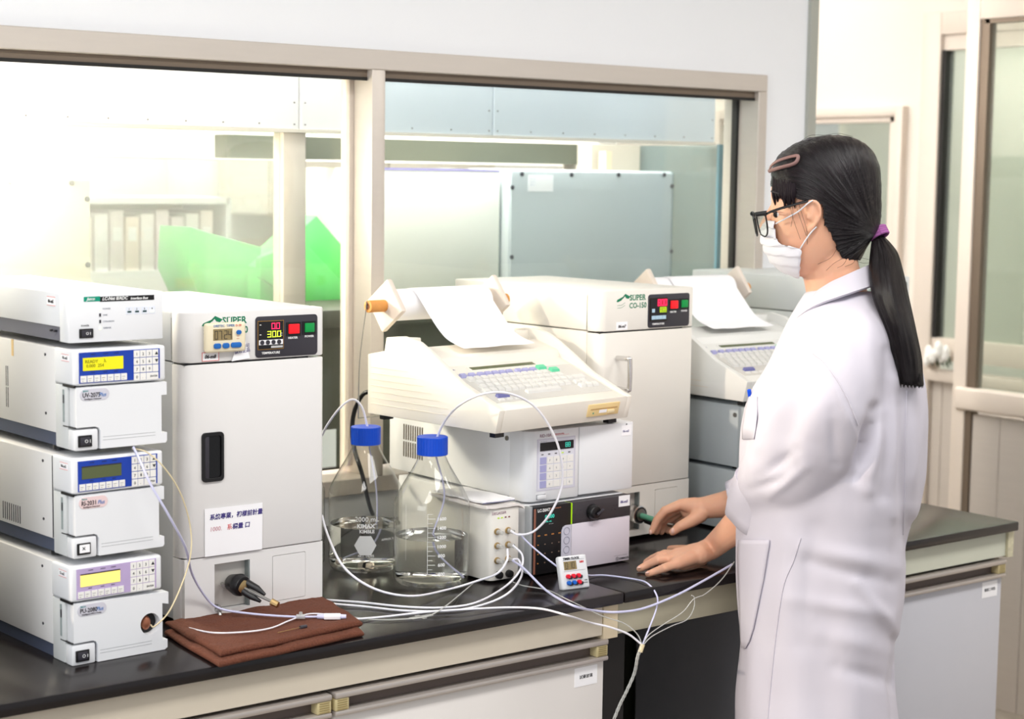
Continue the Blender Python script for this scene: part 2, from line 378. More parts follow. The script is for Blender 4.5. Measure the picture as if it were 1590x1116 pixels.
# white flowers on the ledge
fl = thing('flower_bunch', 'bunch of white flowers with dark green leaves on the door ledge', 'flowers', at_x(1456, 574, 2.955))
fb = None
for i, (px, py, r) in enumerate(((1442, 549, .024), (1457, 543, .025), (1468, 549, .024), (1449, 553, .02), (1462, 553, .02), (1439, 558, .019))):
    q = at_x(px, py, 2.93-.012*(i % 2))-fl.location; bm_ = M()
    for k in range(5):
        a = k*2*pi/5; bm_.ell(q+Vector((.4*r*cos(a), .45*r*cos(a), .45*r*sin(a))), r*.6, r*.5, r*.8, 10, 6)
    bm_.build('blossom', PETAL, fl)
for i, (px, py) in enumerate(((1447, 562), (1455, 564), (1463, 562), (1470, 564), (1458, 560), (1474, 560))):
    q = at_x(px, py, 2.935)-fl.location
    M().tube([q+Vector((.01, 0, -.014)), q, q+Vector((-.012, .012*(-1)**i, .012))], [.004, .012, .002], 8, flat=.35).build('leaf', LEAF, fl)

# ------------------------------------------------------------------ fume hood behind the window
YH = 1.15
hx = lambda px, y=YH: at_y(px, 300, y).x
hd = thing('fume_hood', 'long pale fume hood with white front panels behind the interior window', 'fume hood', (0, YH, 0))
VP = mat('white_hood_panel', (238, 236, 238), .38, var=.025, scale=5); VPR = mat('steel_hood_panel', (222, 230, 238), .3, var=.03, scale=5, metal=.15)
xj, xk, xe = .243, .787, 1.537
for x0, x1, m_ in ((-1.3, xj-.002, VP), (xj+.002, .42, VP), (.423, xk-.001, VPR), (xk+.001, xe, VPR)):
    p = M().box(x0, 0, 1.641, x1, .02, 2.2).build('front_panel', m_, hd, bevel=.002, seg=1)
    n = max(2, int((x1-x0)/.085)); sw = None
    for k in range(n):
        for z in ((1.652, 1.70) if k in (0, n-1) else (1.652,)):
            xx = x0+.012+(x1-x0-.024)*k/(n-1)
            if sw is None: sw = M().cyl((0, .001, 0), (0, -.002, 0), .0016, n=8).build('screw', mat('dull_screw', (96, 88, 84), .5), p); sw.location = (xx, 0, z)
            else: put(sw, 'screw', p, (xx, 0, z))
M().box(-1.3, -.004, 1.634, xe, .05, 1.641).build('lower_lip', CREAM, hd)
M().box(.201, .0, 1.236, .26, .045, 1.634).build('post', ALUP, hd, bevel=.003)
M().box(.255, .002, 1.236, .2605, .04, 1.634).build('post_gasket', ALUD, hd)
M().box(-1.3, .36, 1.575, .20, .42, 1.634).build('header_beam', mat('lit_cream_beam', (236, 216, 192), .6), hd)  # same lintel as the next piece, coloured brighter as its lit part
M().box(.26, .36, 1.578, 1.36, .42, 1.634).build('header_beam', mat('shaded_olive_beam', (62, 63, 50), .6), hd, label='header beam, olive darkened as its shaded part')  # rest of that lintel, its shade put into a darker colour
M().box(1.36, .30, 1.50, 1.54, .42, 1.634).build('corner_block', mat('taupe_block', (170, 160, 146), .5), hd)
M().box(-1.3, -.02, 1.195, 1.56, .68, 1.236).build('worktop', DARKH, hd, bevel=.003)
M().box(-1.3, .03, 0, 1.56, .66, 1.195).build('base_cabinet', DARKH, hd)
M().box(-1.3, .012, 1.24, .20, .016, 1.634).build('sash_glass', PANEH, hd)
M().box(1.553, 0, 1.236, 1.561, .6, 1.634).build('side_glass', PANEB, hd)
M().box(1.546, -.008, 1.236, 1.564, 0, 1.636).build('glass_edge', mat('blue_glass_edge', (92, 128, 140), .15, spec=.8), hd)
M().box(1.37, .25, 1.236, 1.39, .28, 1.615).build('tan_upright', mat('tan_upright', (196, 172, 144), .5), hd)
M().box(-1.3, .5, 1.575, 1.56, .68, 2.2).build('rear_header', CREAM, hd)
# label sheet on the dark base
p0 = at_y(507, 668, 1.17); p1 = at_y(524, 725, 1.17)
lb = thing('notice_sheet', 'small printed notice on the dark hood base behind the blue-capped bottle', 'notice', (p1.x, 1.178, p1.z))
M().box(-.10, -.002, 0, 0, 0, p0.z-p1.z).build('sheet', PAPER, lb)
text('NOTICE', .012, INK, lb, (-.09, -.0022, .075)); text('---- ----\n--- -----\n---- ---', .012, INK, lb, (-.09, -.0022, .055))

# equipment standing on the hood worktop
def bolt_box(name, label, x0, x1, y0, y1, z1, m_, bolts, sticker=None):
    t = thing(name, label, 'cabinet', (x0, y0, 1.236)); w, d, h = x1-x0, y1-y0, z1-1.236
    M().box(0, .004, 0, w, d, h).build('cabinet_body', m_, t, bevel=.006)
    M().box(.004, 0, .004, w-.004, .004, h-.004).build('back_plate', m_, t, bevel=.0015, seg=1)
    bo = None
    for (u, z) in bolts:
        if bo is None: bo = M().lathe([(.0001, 0), (.006, .0005), (.006, .003), (.004, .0048), (.0001, .005)], 10).build('bolt', CHAR, t); bo.rotation_euler = (pi/2, 0, 0); bo.location = (u, 0, z)
        else: q = put(bo, 'bolt', t, (u, 0, z)); q.rotation_euler = (pi/2, 0, 0)
    if sticker:
        M().front(*sticker).build('sticker', PAPER, t)
        text('--- --\n-- ---\n--- --', .008, INKLB, t, (sticker[0]+.006, -.0012, sticker[3]-.012))
    return t
def lb_(x, y, y0, x0): q = at_y(x, y, y0); return (q.x-x0, q.z-1.236)
x0 = at_y(-60, 350, 1.28).x; x1 = at_y(143, 350, 1.28).x
bolt_box('instrument_cabinet', 'white panelled instrument with dark bolts behind the left window pane', x0, x1, 1.28, 1.7, at_y(60, 275, 1.28).z, mat('pinkish_white_shell', (206, 196, 188), .45),
         [lb_(14, 282, 1.28, x0), lb_(111, 284, 1.28, x0), lb_(135, 309, 1.28, x0), lb_(136, 411, 1.28, x0)])
x0 = at_y(791, 350, 1.33).x; x1 = at_y(1046, 350, 1.33).x; zt = at_y(900, 264, 1.33).z
bolt_box('instrument_cabinet', 'blue-grey bolted metal cabinet behind the right window pane', x0, x1, 1.33, 1.75, zt, GPALE,
         [lb_(px, py, 1.33, x0) for px, py in ((810, 270), (887, 271), (960, 271), (1031, 271), (795, 291), (1043, 289), (794, 399), (1042, 390))],
         (*lb_(820, 297, 1.33, x0), *lb_(859, 272, 1.33, x0)))
xc0 = at_y(575, 350, 1.36).x; xc1 = at_y(776, 350, 1.36).x
c = thing('storage_cabinet', 'cream storage cabinet beside the bolted metal cabinet behind glass', 'cabinet', (xc0, 1.36, 1.236))
h = at_y(700, 263, 1.36).z-1.236
M().box(0, 0, 0, xc1-xc0, .38, h).build('cabinet_body', mat('cream_cabinet', (248, 246, 238), .5), c, bevel=.004)
M().box(.03, -.003, h-.004, xc1-xc0, .0, h+.002).build('lilac_edge_strip', mat('lilac_strip', (170, 160, 214), .5), c)
# rack of supplies above: warm strip behind
c = thing('wall_cupboard', 'warm cream cupboard on the rear wall above the bolted cabinet', 'cupboard', (1.55, 2.84, 1.40))
M().box(-.4, 0, 0, .55, .34, .46).build('cupboard_body', CREAM, c, bevel=.02)
M().box(-.39, -.012, .01, .07, 0, .45).build('door', CREAM, c, bevel=.003); M().box(.08, -.012, .01, .54, 0, .45).build('door', CREAM, c, bevel=.003)
# green plastic container with faceted sides
q = lambda px, py, y: at_y(px, py, y)
gb = thing('plastic_bag', 'folded translucent green plastic bag on the hood worktop behind glass', 'bag', (q(420, 474, 1.5).x, 1.5, 1.236))
def G(pts, d0, d1):
    m_ = M(); A = [q(px, py, d0)-gb.location for px, py in pts]; B = [p+Vector((.0, d1, 0)) for p in A]
    n = len(A); return m_.add(A+B, [tuple(range(n)), tuple(range(n, 2*n))]+[(i, (i+1) % n, n+(i+1) % n, n+i) for i in range(n)])
G([(316, 474), (292, 420), (296, 352), (340, 366), (406, 384), (404, 420), (470, 474)], 1.5, .16).build('left_lobe', GBAG, gb, bevel=.004)
G([(404, 474), (404, 415), (492, 334), (548, 400), (548, 474)], 1.44, .1).build('right_lobe', GBAG, gb, bevel=.004)
G([(404, 430), (404, 400), (470, 372), (548, 455), (548, 474), (470, 474)], 1.41, .025).build('folded_flap', GBAG, gb, bevel=.004)
# pale binders and shelf on the far wall, hooks and a blue clip
sh = thing('wall_shelf', 'white shelf of pale files on the rear wall, left background', 'shelf', (at_y(145, 378, 2.6).x, 2.6, at_y(145, 422, 2.6).z))
M().box(-.3, 0, -.02, .45, .3, 0).build('shelf_board', PAPER, sh); M().box(-.3, 0, .2, .45, .3, .22).build('shelf_board', PAPER, sh); M().box(-.3, .29, -.02, .45, .31, .22).build('shelf_back', CREAM, sh)
M().box(.445, 0, -.02, .46, .3, .22).build('shelf_side', PAPER, sh)
M().box(-.2, 0, -sh.location.z, -.17, .3, -.02).box(.40, 0, -sh.location.z, .43, .3, -.02).build('shelf_legs', PAPER, sh)
nb = thing('notice_board', 'pale grey notice sheet high on the rear wall, left background', 'notice', at_y(176, 330, 3.19))
zt_ = at_y(176, 232, 3.19).z-nb.location.z; hw_ = (at_y(262, 300, 3.19).x-at_y(90, 300, 3.19).x)/2
M().box(-hw_, -.008, 0, hw_, .008, zt_).build('sheet', mat('mottled_sheet', (226, 225, 220), .7, var=.09, scale=7), nb); M().box(-hw_-.01, -.012, zt_-.012, hw_+.01, .008, zt_+.012).build('hanging_rail', PAPER, nb)
cols = [(236, 214, 206), (240, 232, 236), (226, 206, 206), (238, 206, 180), (240, 226, 222), (226, 200, 206), (214, 190, 190), (242, 230, 224)]
for k in range(9):
    f = thing('file', ['pale pink', 'off-white', 'dusty rose', 'peach', 'ivory', 'mauve', 'brownish rose', 'cream'][k % 8]+' file on the white rear shelf, number %s from its left' % ['one', 'two', 'three', 'four', 'five', 'six', 'seven', 'eight', 'nine'][k], 'file', (sh.location.x-.04+.05*k, 2.61, sh.location.z), 0, 'files on the rear shelf')
    M().box(0, 0, 0, .042, .22, .16+.01*(k % 3)).build('cover', mat('file_%d' % (k % 8), tuple(int(v*.6+250*.4) for v in cols[k % 8]), .6), f, bevel=.002); M().box(.008, -.001, .09, .034, 0, .13).build('spine_label', PAPER, f)
for i, px in enumerate((503, 524)):
    t = thing('coat_hook', ['left', 'right'][i]+' brown hook on the rear wall above the green bag', 'hook', at_y(px, 340, 3.195))
    M().tube([(0, 0, .05), (0, -.03, .04), (0, -.035, 0), (0, -.01, -.01)], .009, 8).build('hook_arm', mat('hook_brown', (126, 90, 70), .5), t); M().box(-.02, -.004, -.03, .02, .004, .07).build('hook_plate', PAPER, t)
t = thing('clip', 'small blue clip on the rear wall above the green bag', 'clip', at_y(487, 312, 3.195))
M().box(-.018, -.012, 0, .018, .004, .07).build('clip_body', INKLB, t, bevel=.004); M().box(-.008, -.02, .05, .008, -.01, .09).build('clip_lever', CAPB, t)

# ------------------------------------------------------------------ bench
BZ = .82
bt = thing('lab_bench', 'long black-topped laboratory bench carrying all the instruments', 'bench', (0, 0, 0))
M().box(-1.75, 0, BZ-.02, .2065, .795, BZ).build('worktop', BENCHM, bt, bevel=.003)
M().box(.2085, 0, BZ-.02, 1.345, .795, BZ).build('worktop', BENCHM, bt, bevel=.003)
M().box(-1.75, .018, .745, .172, .04, BZ-.02).build('apron', BEIGE, bt)
M().box(.174, .016, .737, .207, .06, BZ-.02).build('apron_end', mat('pale_end_block', (222, 206, 176), .5, var=.08), bt)
M().box(.2095, .018, .742, .90, .04, BZ-.02).build('apron', OLIVE, bt)
M().box(.90, .018, .745, 1.325, .04, BZ-.02).build('apron', mat('pale_green_apron', (206, 208, 192), .45), bt)
M().box(1.326, .012, .742, 1.345, .06, BZ-.021).build('corner_bracket', mat('mottled_bracket', (214, 208, 180), .4, metal=.3, var=.3, scale=120), bt)
M().box(1.327, .06, .0, 1.343, .74, BZ-.02).build('end_panel', mat('grey_end_panel', (168, 166, 158), .5), bt)
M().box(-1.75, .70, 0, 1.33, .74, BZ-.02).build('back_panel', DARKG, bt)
M().box(.19, .05, 0, .255, .70, .745).build('leg_frame', mat('black_frame', (26, 24, 22), .5), bt)
def cabinet(x0, x1, label, lab, CABW=CABW):
    t = thing('base_cabinet', label, 'cabinet', (x0, .02, 0), 0, 'cabinets under the bench'); w = x1-x0
    M().box(.002, .02, .06, w-.002, .66, .737).build('carcass', CABW, t); M().box(.01, .05, 0, w-.01, .6, .06).build('plinth', CHAR, t)
    M().box(.003, 0, .075, w-.003, .02, .700).build('door_panel', CABW, t, bevel=.002)
    M().box(.0, -.010, .7285, w, .018, .738).build('top_rail', RAIL, t, bevel=.0025); M().box(.0, -.010, .700, w, .02, .7085).build('lower_rail', RAIL, t, bevel=.0025)
    M().box(.022, .010, .7085, w-.022, .019, .7285).build('handle_recess', mat('recess_taupe', (96, 84, 78), .5), t)
    for a in (.0005, w-.0265):
        M().box(a, -.008, .7085, a+.026, .018, .7285).build('rail_end', YPL, t, bevel=.002)
        b_ = M()
        for k in range(5): b_.box(a+.004, -.0088, .7105+.0036*k, a+.022, -.008, .7118+.0036*k)
        b_.build('grip_ribs', mat('ochre_ribs', (150, 132, 86), .6), t)
    if lab:
        M().front(w-.070, .660, w-.018, .694, .0006).build('name_label', PAPER, t)
        text(lab, .0075, INK, t, (w-.044, -.0008, .674), align='CENTER')
    return t
cabinet(-1.30, -.391, 'white cabinet under the bench below the left instrument stack', None)
cabinet(-.385, .182, 'white cabinet with small paper label below the bottles', '試藥玻璃')
cabinet(.86, 1.322, 'pale blue-grey cabinet with small label at right behind the person', '儀器工具箱', CABG)
# ------------------------------------------------------------------ instruments: stack on the left
def rocker(u0, z0, u1, z1, parent, y=0, note=False):
    s = M().front(u0, z0, u1, z1, .0022, y).build('power_switch', BLACK, parent, bevel=.0008)
    w = u1-u0; h = z1-z0
    if note:
        M().front(u0+w*.16, z0+h*.18, u1-w*.1, z1-h*.12, .0028, y).build('paper_cover', PAPER, s); text('×', h*.7, INK, s, (u0+w*.3, y-.003, z0+h*.3))
    else:
        M().front(u0+w*.15, z0+h*.15, u0+w*.85, z1-h*.15, .0034, y).build('rocker', CHAR, s, bevel=.0006)
        text('O I', h*.42, INKW, s, (u0+w*.42, y-.0037, z0+h*.36))
    return s
def module(name, label, loc, rot, title, panel=BLUE, lcd=LCDY, lcdtxt=None, hole=False, note=False, vents='slots', sticker='06-mS'):
    t = thing(name, label, 'lab instrument', loc, rot)
    w, d, h = .150, .47, .148
    M().box(.002, .064, .020, w-.002, d, h-.001).build('casing', GREY2, t, bevel=.002)
    M().box(.006, .066, 0, w-.006, d-.005, .020).build('base_rail', BLUEBASE, t)
    M().box(0, 0, .0955, w, .0635, h).build('front_cover', WHITE, t, bevel=.004, seg=3)
    M().box(.0005, .022, 0, w-.003, .0625, .0945).build('front_frame', GREY1, t, bevel=.003)
    M().box(.0005, 0, 0, .0385, .022, .0315).build('switch_block', WHITE, t, bevel=.003)
    door = [(.003, .0345), (.033, .0345), (.0385, .0325), (.0412, .027), (.0412, .001), (.148, .001), (.1505, .004), (.1505, .0165), (.1415, .0165), (.1415, .0735), (.1505, .0735), (.1505, .093), (.003, .093)]
    holes = []
    if hole: holes = [[(.1286+.0165*cos(2*pi*k/28), .0447+.0165*sin(2*pi*k/28)) for k in range(28)]]
    if hole: door = [(.1495, z) if u == .1415 else (u, z) for u, z in door]
    if hole: door[9:12] = [(.1495, .0735), (.160, .071), (.160, .0895)]; door[5:8] = [(.153, .001), (.158, .004), (.158, .0165)]
    dr = plate2d('door', door, holes, .02, WHITE, t, y=-.0015, bevel=.0)
    if hole:
        M().cyl((.1286, .012, .0447), (.1286, .0205, .0447), .018).build('well', BLACK, dr)
        M().ell((.126, .008, .045), .008, .006, .011).build('valve_knob', mat('copper_knob', (170, 110, 84), .35, metal=.6), dr)
    g = M().front(.0449, .0180, .1310, .0186, .0003, -.0015).front(.0449, .0135, .1310, .0141, .0003, -.0015).build('groove', mat('groove_grey', (170, 172, 174), .5), dr)
    bg = [(.0175+.0085*cos(a), .082+.0085*sin(a)) for a in [pi/2+pi*k/8 for k in range(9)]]+[(.047+.0085*cos(a), .082+.0085*sin(a)) for a in [-pi/2+pi*k/8 for k in range(9)]]
    bd = M().prism(bg, 'y', -.0022, -.0015).build('badge', mat('badge_'+title[:2], (232, 206, 206) if title[0] == 'R' else (206, 204, 214), .4), dr)
    text(title, .0092, INK, bd, (.0125, -.0025, .0785), sx=.86, bold=.00012); text('Plus', .0085, INKLB, bd, (.0385, -.0025, .0785), sx=.85, shear=.3)
    text('Jasco', .0042, mat('ink_teal', (40, 150, 150), .6, var=0), bd, (.0135, -.0025, .0868)); text('Intelligent Detector' if title[0] != 'P' else 'Intelligent HPLC Pump', .0034, INK, bd, (.0155, -.0025, .0748))
    rocker(.0055, .0056, .0275, .0228, t, note=note)
    # left-side door gap
    M().box(.0, .0, .0335, .0035, .036, .0350).build('door_gap', BLACK, t); M().box(0, 0, .0925, .0035, .036, .0962).build('door_gap', BLACK, t)
    M().box(-.0004, .031, .040, .003, .0355, .088).build('finger_recess', mat('recess_grey', (150, 160, 160), .5), t)
    M().box(-.0007, .031, .068, .003, .0340, .080).build('latch', CHAR, t)
    p = M().front(.0086, .0990, .1396, .1440, .0009).build('keypad_panel', panel, t)
    l = M().front(.0145, .1172, .0790, .1360, .0016).build('display', lcd, p)
    if lcdtxt: text(lcdtxt, .0066, mat('lcd_ink', (120, 118, 10), .5, var=0), l, (.0175, -.0019, .1283))
    else: M().front(.0145, .1345, .0790, .1362, .0018).build('display_bezel', CHAR, l)
    for u in (.027, .047, .064): text('====', .0035, INK, p, (u, -.0012, .1395)); text('===', .0035, INK, p, (u, -.0012, .1128))
    ky = None; cell = (.1376-.0963)/4
    for r in range(4):
        for c_ in range(4):
            if r == 3 and c_ == 3: continue
            u = .0963+cell*c_; z = .0983+.0114*(3-r)
            if r == 3 and c_ == 2:
                M().front(u, z, u+2*cell-.0008, z+.0104, .0016).build('enter_key', KEYW, p); text('ENTER', .004, INK, p, (u+.006, -.0018, z+.0035)); continue
            if ky is None: ky = M().front(0, 0, cell-.0008, .0104, .0016).build('key', KEYW, p); ky.location = (u, 0, z)
            else: put(ky, 'key', p, (u, 0, z))
    for r, s in enumerate(('1 2 3 ▲', '4 5 6 ▼', '7 8 9', '0 .')):
        for c_, ch in enumerate(s.split()):
            text(ch, .0062, INK, p, (.0963+cell*c_+.0033, -.0018, .1010+.0114*(3-r)))
    M().front(.0963+3*cell, .0983+.0114, .1376-.0008, .0983+.0114+.0104, .0017).build('shift_key', KEYW, p) 
    sk = None
    for k in range(7):
        u = .0104+.0108*k
        if sk is None: sk = M().front(0, 0, .0096, .0098, .0016).build('soft_key', KEYW, p); sk.location = (u, 0, .1003)
        else: put(sk, 'soft_key', p, (u, 0, .1003))
        text('---', .0052, INK, p, (u+.0015, -.0018, .1045)); text('--', .0045, INK, p, (u+.002, -.0018, .1015))
    st = M().box(-.0003, .0136, .1299, 0, .0375, .1405).build('sticker', PAPER, t)
    M().box(-.0005, .0136, .1395, -.0002, .0375, .1405).box(-.0005, .0136, .1299, -.0002, .0375, .1309).build('red_border', mat('pink_border', (232, 170, 170), .5), st)
    text(sticker, .0062, INK, st, (-.0006, .034, .1330), (90, 0, -90))
    sc = None
    for v, z in ((.095, .134), (.095, .046)):
        if sc is None: sc = M().cyl((.0025, 0, 0), (-.0006, 0, 0), .0022, n=10).build('screw', CHAR, t); sc.location = (.0015, v, z)
        else: put(sc, 'screw', t, (.0015, v, z))
    if vents == 'slots':
        for v, z0 in ((.2265, .0735), (.2325, .0735), (.2265, .0405), (.2325, .0405)): M().box(.0016, v, z0, .003, v+.0016, z0+.031).build('vent_slot', CHAR, t)
        M().box(.0014, .205, .122, .0024, .212, .1475).build('tape', mat('yellowed_tape', (240, 208, 150), .5), t)
    if vents == 'grille':
        M().box(.001, .0645, .022, .0022, .0655, .145).build('panel_edge', CHAR, t)
        for k in range(9): M().box(.0016, .172+.0072*k, .026, .003, .1745+.0072*k, .053).build('vent_slot', CHAR, t)
    return t
PU = module('hplc_pump', 'bottom unit of the left stack, white pump with faded lilac keypad and round hole', (-.774, .117, .82), 2.7, 'PU-2080', LILAC, LCDA, hole=True, vents=None, sticker='D-mS')
RI = module('refractive_index_detector', 'third unit down in the left stack, dark display and paper over its switch', (-.769, .119, .979), 3.3, 'RI-2031', BLUE, LCDG, note=True, vents='grille', sticker='06-mS')
UV = module('uv_detector', 'second unit down in the left stack, lit yellow display on blue keypad', (-.765, .120, 1.138), 1.9, 'UV-2075', BLUE, LCDY, 'READY     λ\n 0.000  254', sticker='06-mS')
for t in (PU, RI, UV):          # feet
    f = None
    for u, v in ((.02, .09), (.13, .09), (.02, .42), (.13, .42)):
        if f is None: f = M().cyl((0, 0, -.009 if t is not PU else 0), (0, 0, .003), .009, n=14).build('foot', BLACK, t); f.location = (u, v, 0)
        else: put(f, 'foot', t, (u, v, 0))

IF = thing('interface_box', 'slim white interface box on top of the left instrument stack', 'lab instrument', (-.768, .128, 1.2955), 1.3)
M().box(0, 0, .0, .152, .03, .0715).build('front_cover', WHITE, IF, bevel=.0015)
M().box(.0005, .03, .0215, .1515, .46, .0713).build('casing', WHITE, IF, bevel=.0015)
M().box(.004, .03, .0005, .148, .455, .0215).build('base_rail', mat('grey_steel_rail', (104, 104, 118), .45, metal=.2), IF)
M().box(-.0005, .046, .013, .006, .049, .016).box(-.0005, .060, .013, .006, .063, .016).build('rail_screws', INK, IF)
M().front(.0242, .0597, .0496, .0668, .0006).build('green_tag', mat('teal_tag', (0, 146, 118), .4), IF)
M().front(.0496, .0588, .1374, .0662, .0005).build('black_tag', BLACK, IF)
text('Jasco', .0062, INKW, IF, (.0285, -.0009, .0616), shear=.3, bold=.0001)
text('LC-Net II/ADC', .0070, INKW, IF, (.0530, -.0008, .0608), shear=.25, bold=.00015, sx=.92); text('Interface Box', .0052, INKW, IF, (.0985, -.0008, .0605), shear=.25, bold=.0001)
rocker(.0160, .0066, .0380, .0204, IF)
text('POWER', .0036, INK, IF, (.0195, -.0002, .0235))
for z, m_, s in ((.0460, LEDW, 'POWER'), (.0370, CHAR, 'LINK'), (.0275, CHAR, 'COLLISION'), (.0180, LEDW, '100BASE')):
    M().front(.0482, z, .0508, z+.0048, .0008).build('indicator', m_, IF); text(s, .0036, mat('ink_grey', (140, 144, 156), .6, var=0), IF, (.0540, -.0002, z+.001))
for k in range(4):
    u = .0915+.0125*k; p = M().front(u, .0385, u+.0100, .0492, .0005).build('channel_panel', mat('pale_button', (226, 230, 240), .4), IF)
    M().front(u+.002, .0412, u+.008, .0436, .0011).build('channel_lamp', LEDW if k == 3 else mat('deep_teal', (28, 66, 66), .4), p); text(str(k+1), .004, INK, p, (u+.0037, -.0007, .0448))
st = M().box(-.0004, .0426, .0512, .0002, .0700, .0648).build('sticker', PAPER, IF); M().box(-.0006, .0426, .0636, 0, .0700, .0648).box(-.0006, .0426, .0512, 0, .0700, .0524).build('red_border', mat('pink_border', (232, 170, 170), .5), st)
text('06-mS', .0070, INK, st, (-.0007, .0660, .0555), (90, 0, -90), bold=.0002)

# ------------------------------------------------------------------ column ovens
def oven(label, loc, rot, kind, dig):
    t = thing('column_oven', label, 'oven', loc, rot); w, d, h = .264, .45, .506
    fp = lambda r=.02, y1=.036: [(r-r*cos(a), r-r*sin(a)) for a in [pi/2*k/8 for k in range(9)]]+[(w-.006, 0), (w, .006), (w, y1), (0, y1)]
    sh = GREY2 if kind == 1 else CRM
    M().prism(fp(), 'z', .4262, h).build('top_cover', sh, t, bevel=.0025)
    M().prism(fp(), 'z', .1150, .4232).build('door', sh, t, bevel=.0015)
    M().box(.001, .0375, .012, w-.001, d, .4252).build('casing', GREY1 if kind == 1 else CRM, t, bevel=.002)
    M().box(.0005, .0375, .4268, w-.0005, d, h).build('casing_top', GREY1 if kind == 1 else CRM, t, bevel=.004)
    M().box(.004, .004, .4228, w-.03, .036, .4266).build('door_gap', BLACK, t)
    M().box(-.0001, .0358, .43, .0, .0372, h-.01).box(.002, .1, .4250, w-.002, d-.002, .4270).build('seam', mat('seam_grey', (110, 110, 106), .6), t)
    base = plate2d('base_front', [(0.002, .012), (w-.002, .012), (w-.002, .1135), (.002, .1135)], [[(.056, .0242), (.1215, .0242), (.1215, .1005), (.056, .1005)], rrect(.1640, .0240, .2284, .1003, .002)], .016, sh, t, y=.002)
    M().box(.004, .018, .012, w-.004, .037, .1145).build('base_back', sh, t)
    M().prism([(.020-.02*cos(a), .02-.02*sin(a)) for a in [pi/2*k/8 for k in range(5)]]+[(.01, .03), (0, .036)], 'z', .012, .1135).build('base_corner', sh, t)
    M().box(.058, .014, .026, .119, .0182, .099).build('recess_plate', mat('bare_zinc_plate', (206, 202, 196), .4, metal=.25), t)
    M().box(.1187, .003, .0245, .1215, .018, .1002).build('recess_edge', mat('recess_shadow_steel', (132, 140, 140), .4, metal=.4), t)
    M().prism(rrect(.1648, .0248, .2276, .0995, .002), 'y', .0015, .018).build('cover_flap', sh, t)
    pn = M().prism(rrect(.1306, .4285, .2490 if kind == 1 else .2480, .4950, .006), 'y', -.0014, 0).build('control_panel', CHAR, t, bevel=.0004)
    M().front(.1342, .4412, .1832, .4880, .0022).front(.1342, .4412, .1832, .4880, .0022).build('controller_frame', TAN if kind == 1 else mat('bronze_frame', (86, 74, 60), .4), pn)
    M().front(.1354, .4424, .1820, .4868, .0026).build('controller_face', BLACK, pn)
    if kind == 1:
        seg7(dig[0], .1600, .4740, .0066, .0100, SEGR, pn, y=-.0027); seg7(dig[1], .1520, .4610, .0070, .0100, SEGY, pn, y=-.0027)
        text('C', .0062, INKW, pn, (.1762, -.0028, .4630))
        M().front(.1362, .4490, .1812, .4570, .0030).build('button_strip', PAPER, pn)
        for u in (.1418, .1524, .1630, .1736): M().cyl((u, -.003, .453), (u, -.0042, .453), .0037, n=14).build('button', CHAR, pn)
        M().front(.1590, .4436, .1812, .4470, .0028).build('name_strip', mat('strip_grey', (190, 190, 190), .5), pn)
        for z in (.481, .465): M().front(.1375, z, .1405, z+.0012, .0028).build('mark', KEYW, pn)
    else:
        M().front(.1548, .4705, .1812, .4858, .0027).build('led_window', mat('led_red_window', (150, 14, 40), .3, emit=.25), pn)
        seg7(dig[0], .1560, .4718, .0070, .0128, SEGR, pn, y=-.0028)
        M().front(.1620, .4585, .1812, .4692, .0027).build('led_window', mat('led_lime_window', (170, 200, 30), .3, emit=.6), pn); seg7(dig[1], .1640, .4600, .0048, .0078, mat('lime_dark', (90, 110, 10), .4, var=0), pn, y=-.0028)
        M().front(.1400, .4590, .1480, .4662, .0028).build('button', mat('pale_blue_key', (176, 206, 224), .4), pn)
        for k in range(4): M().front(.1394+.0102*k, .4450, .1390+.0102*(k+1), .4525, .0030).build('button', mat('pale_blue_key', (176, 206, 224), .4), pn)
    for (u0, z0, u1, z1), m_ in (((.1905, .4630, .2140, .4815), REDL), ((.2215, .4640, .2430, .4820), GRNL)):
        s = M().front(u0-.002, z0-.002, u1+.002, z1+.002, .0024).build('switch_frame', BLACK, pn)
        M().front(u0+.002, z0+.002, u1-.0015, z1-.001, .0046).build('switch_button', m_, s, bevel=.001)
    text('HEATER', .0048, INKW, pn, (.1920, -.0016, .4565), sx=1.05, bold=.0001); text('POWER', .0048, INKW, pn, (.2240, -.0016, .4575), sx=1.05, bold=.0001); text('TEMPERATURE', .0052, INKW, pn, (.1420, -.0016, .4340), sx=1.0, bold=.0001)
    # green emblem and name
    ex, ez = (.0335, .4845) if kind == 1 else (.0437, .4838)
    k = 1.0
    em = M().prism([(ex, ez), (ex+.003, ez+.004), (ex+.022, ez+.0105), (ex+.013, ez+.002), (ex+.004, ez-.001)], 'y', -.0004, 0)
    em.prism([(ex+.014, ez+.006), (ex+.024, ez+.0148), (ex+.0375, ez+.0088), (ex+.0325, ez+.0045), (ex+.026, ez+.0062), (ex+.023, ez+.0105), (ex+.0185, ez+.006)], 'y', -.0004, 0)
    for dz in (.004, .009): em.prism([(ex+.003, ez-.004-dz), (ex+.014, ez-.004-dz+.0005), (ex+.024, ez-.0008-dz+.002), (ex+.024, ez-.0004-dz+.002), (ex+.014, ez-.0034-dz+.0005), (ex+.003, ez-.0034-dz)], 'y', -.0003, 0)
    em.build('emblem', INKG, t)
    tu = ex+(.0372 if kind == 1 else .0362)
    text('SUPER', .0150, INKG, t, (tu, -.0002, ez+.0015), fit=.0445, bold=.0003); text('CO-150', .0150, INKG, t, (tu-.001, -.0002, ez-.0140), fit=.0475, bold=.0003)
    ser = M()
    for i in range(5):
        u = tu+.0005+.0089*i
        for z in (ez+.0012, ez+.0114): ser.front(u-.0004, z, u+.0046, z+.0009, .0004)
    ser.build('lettering_serifs', INKG, t)
    s0 = (.0335, .4282, .0640, .4425) if kind == 1 else (.0448, .4280, .0752, .4440)
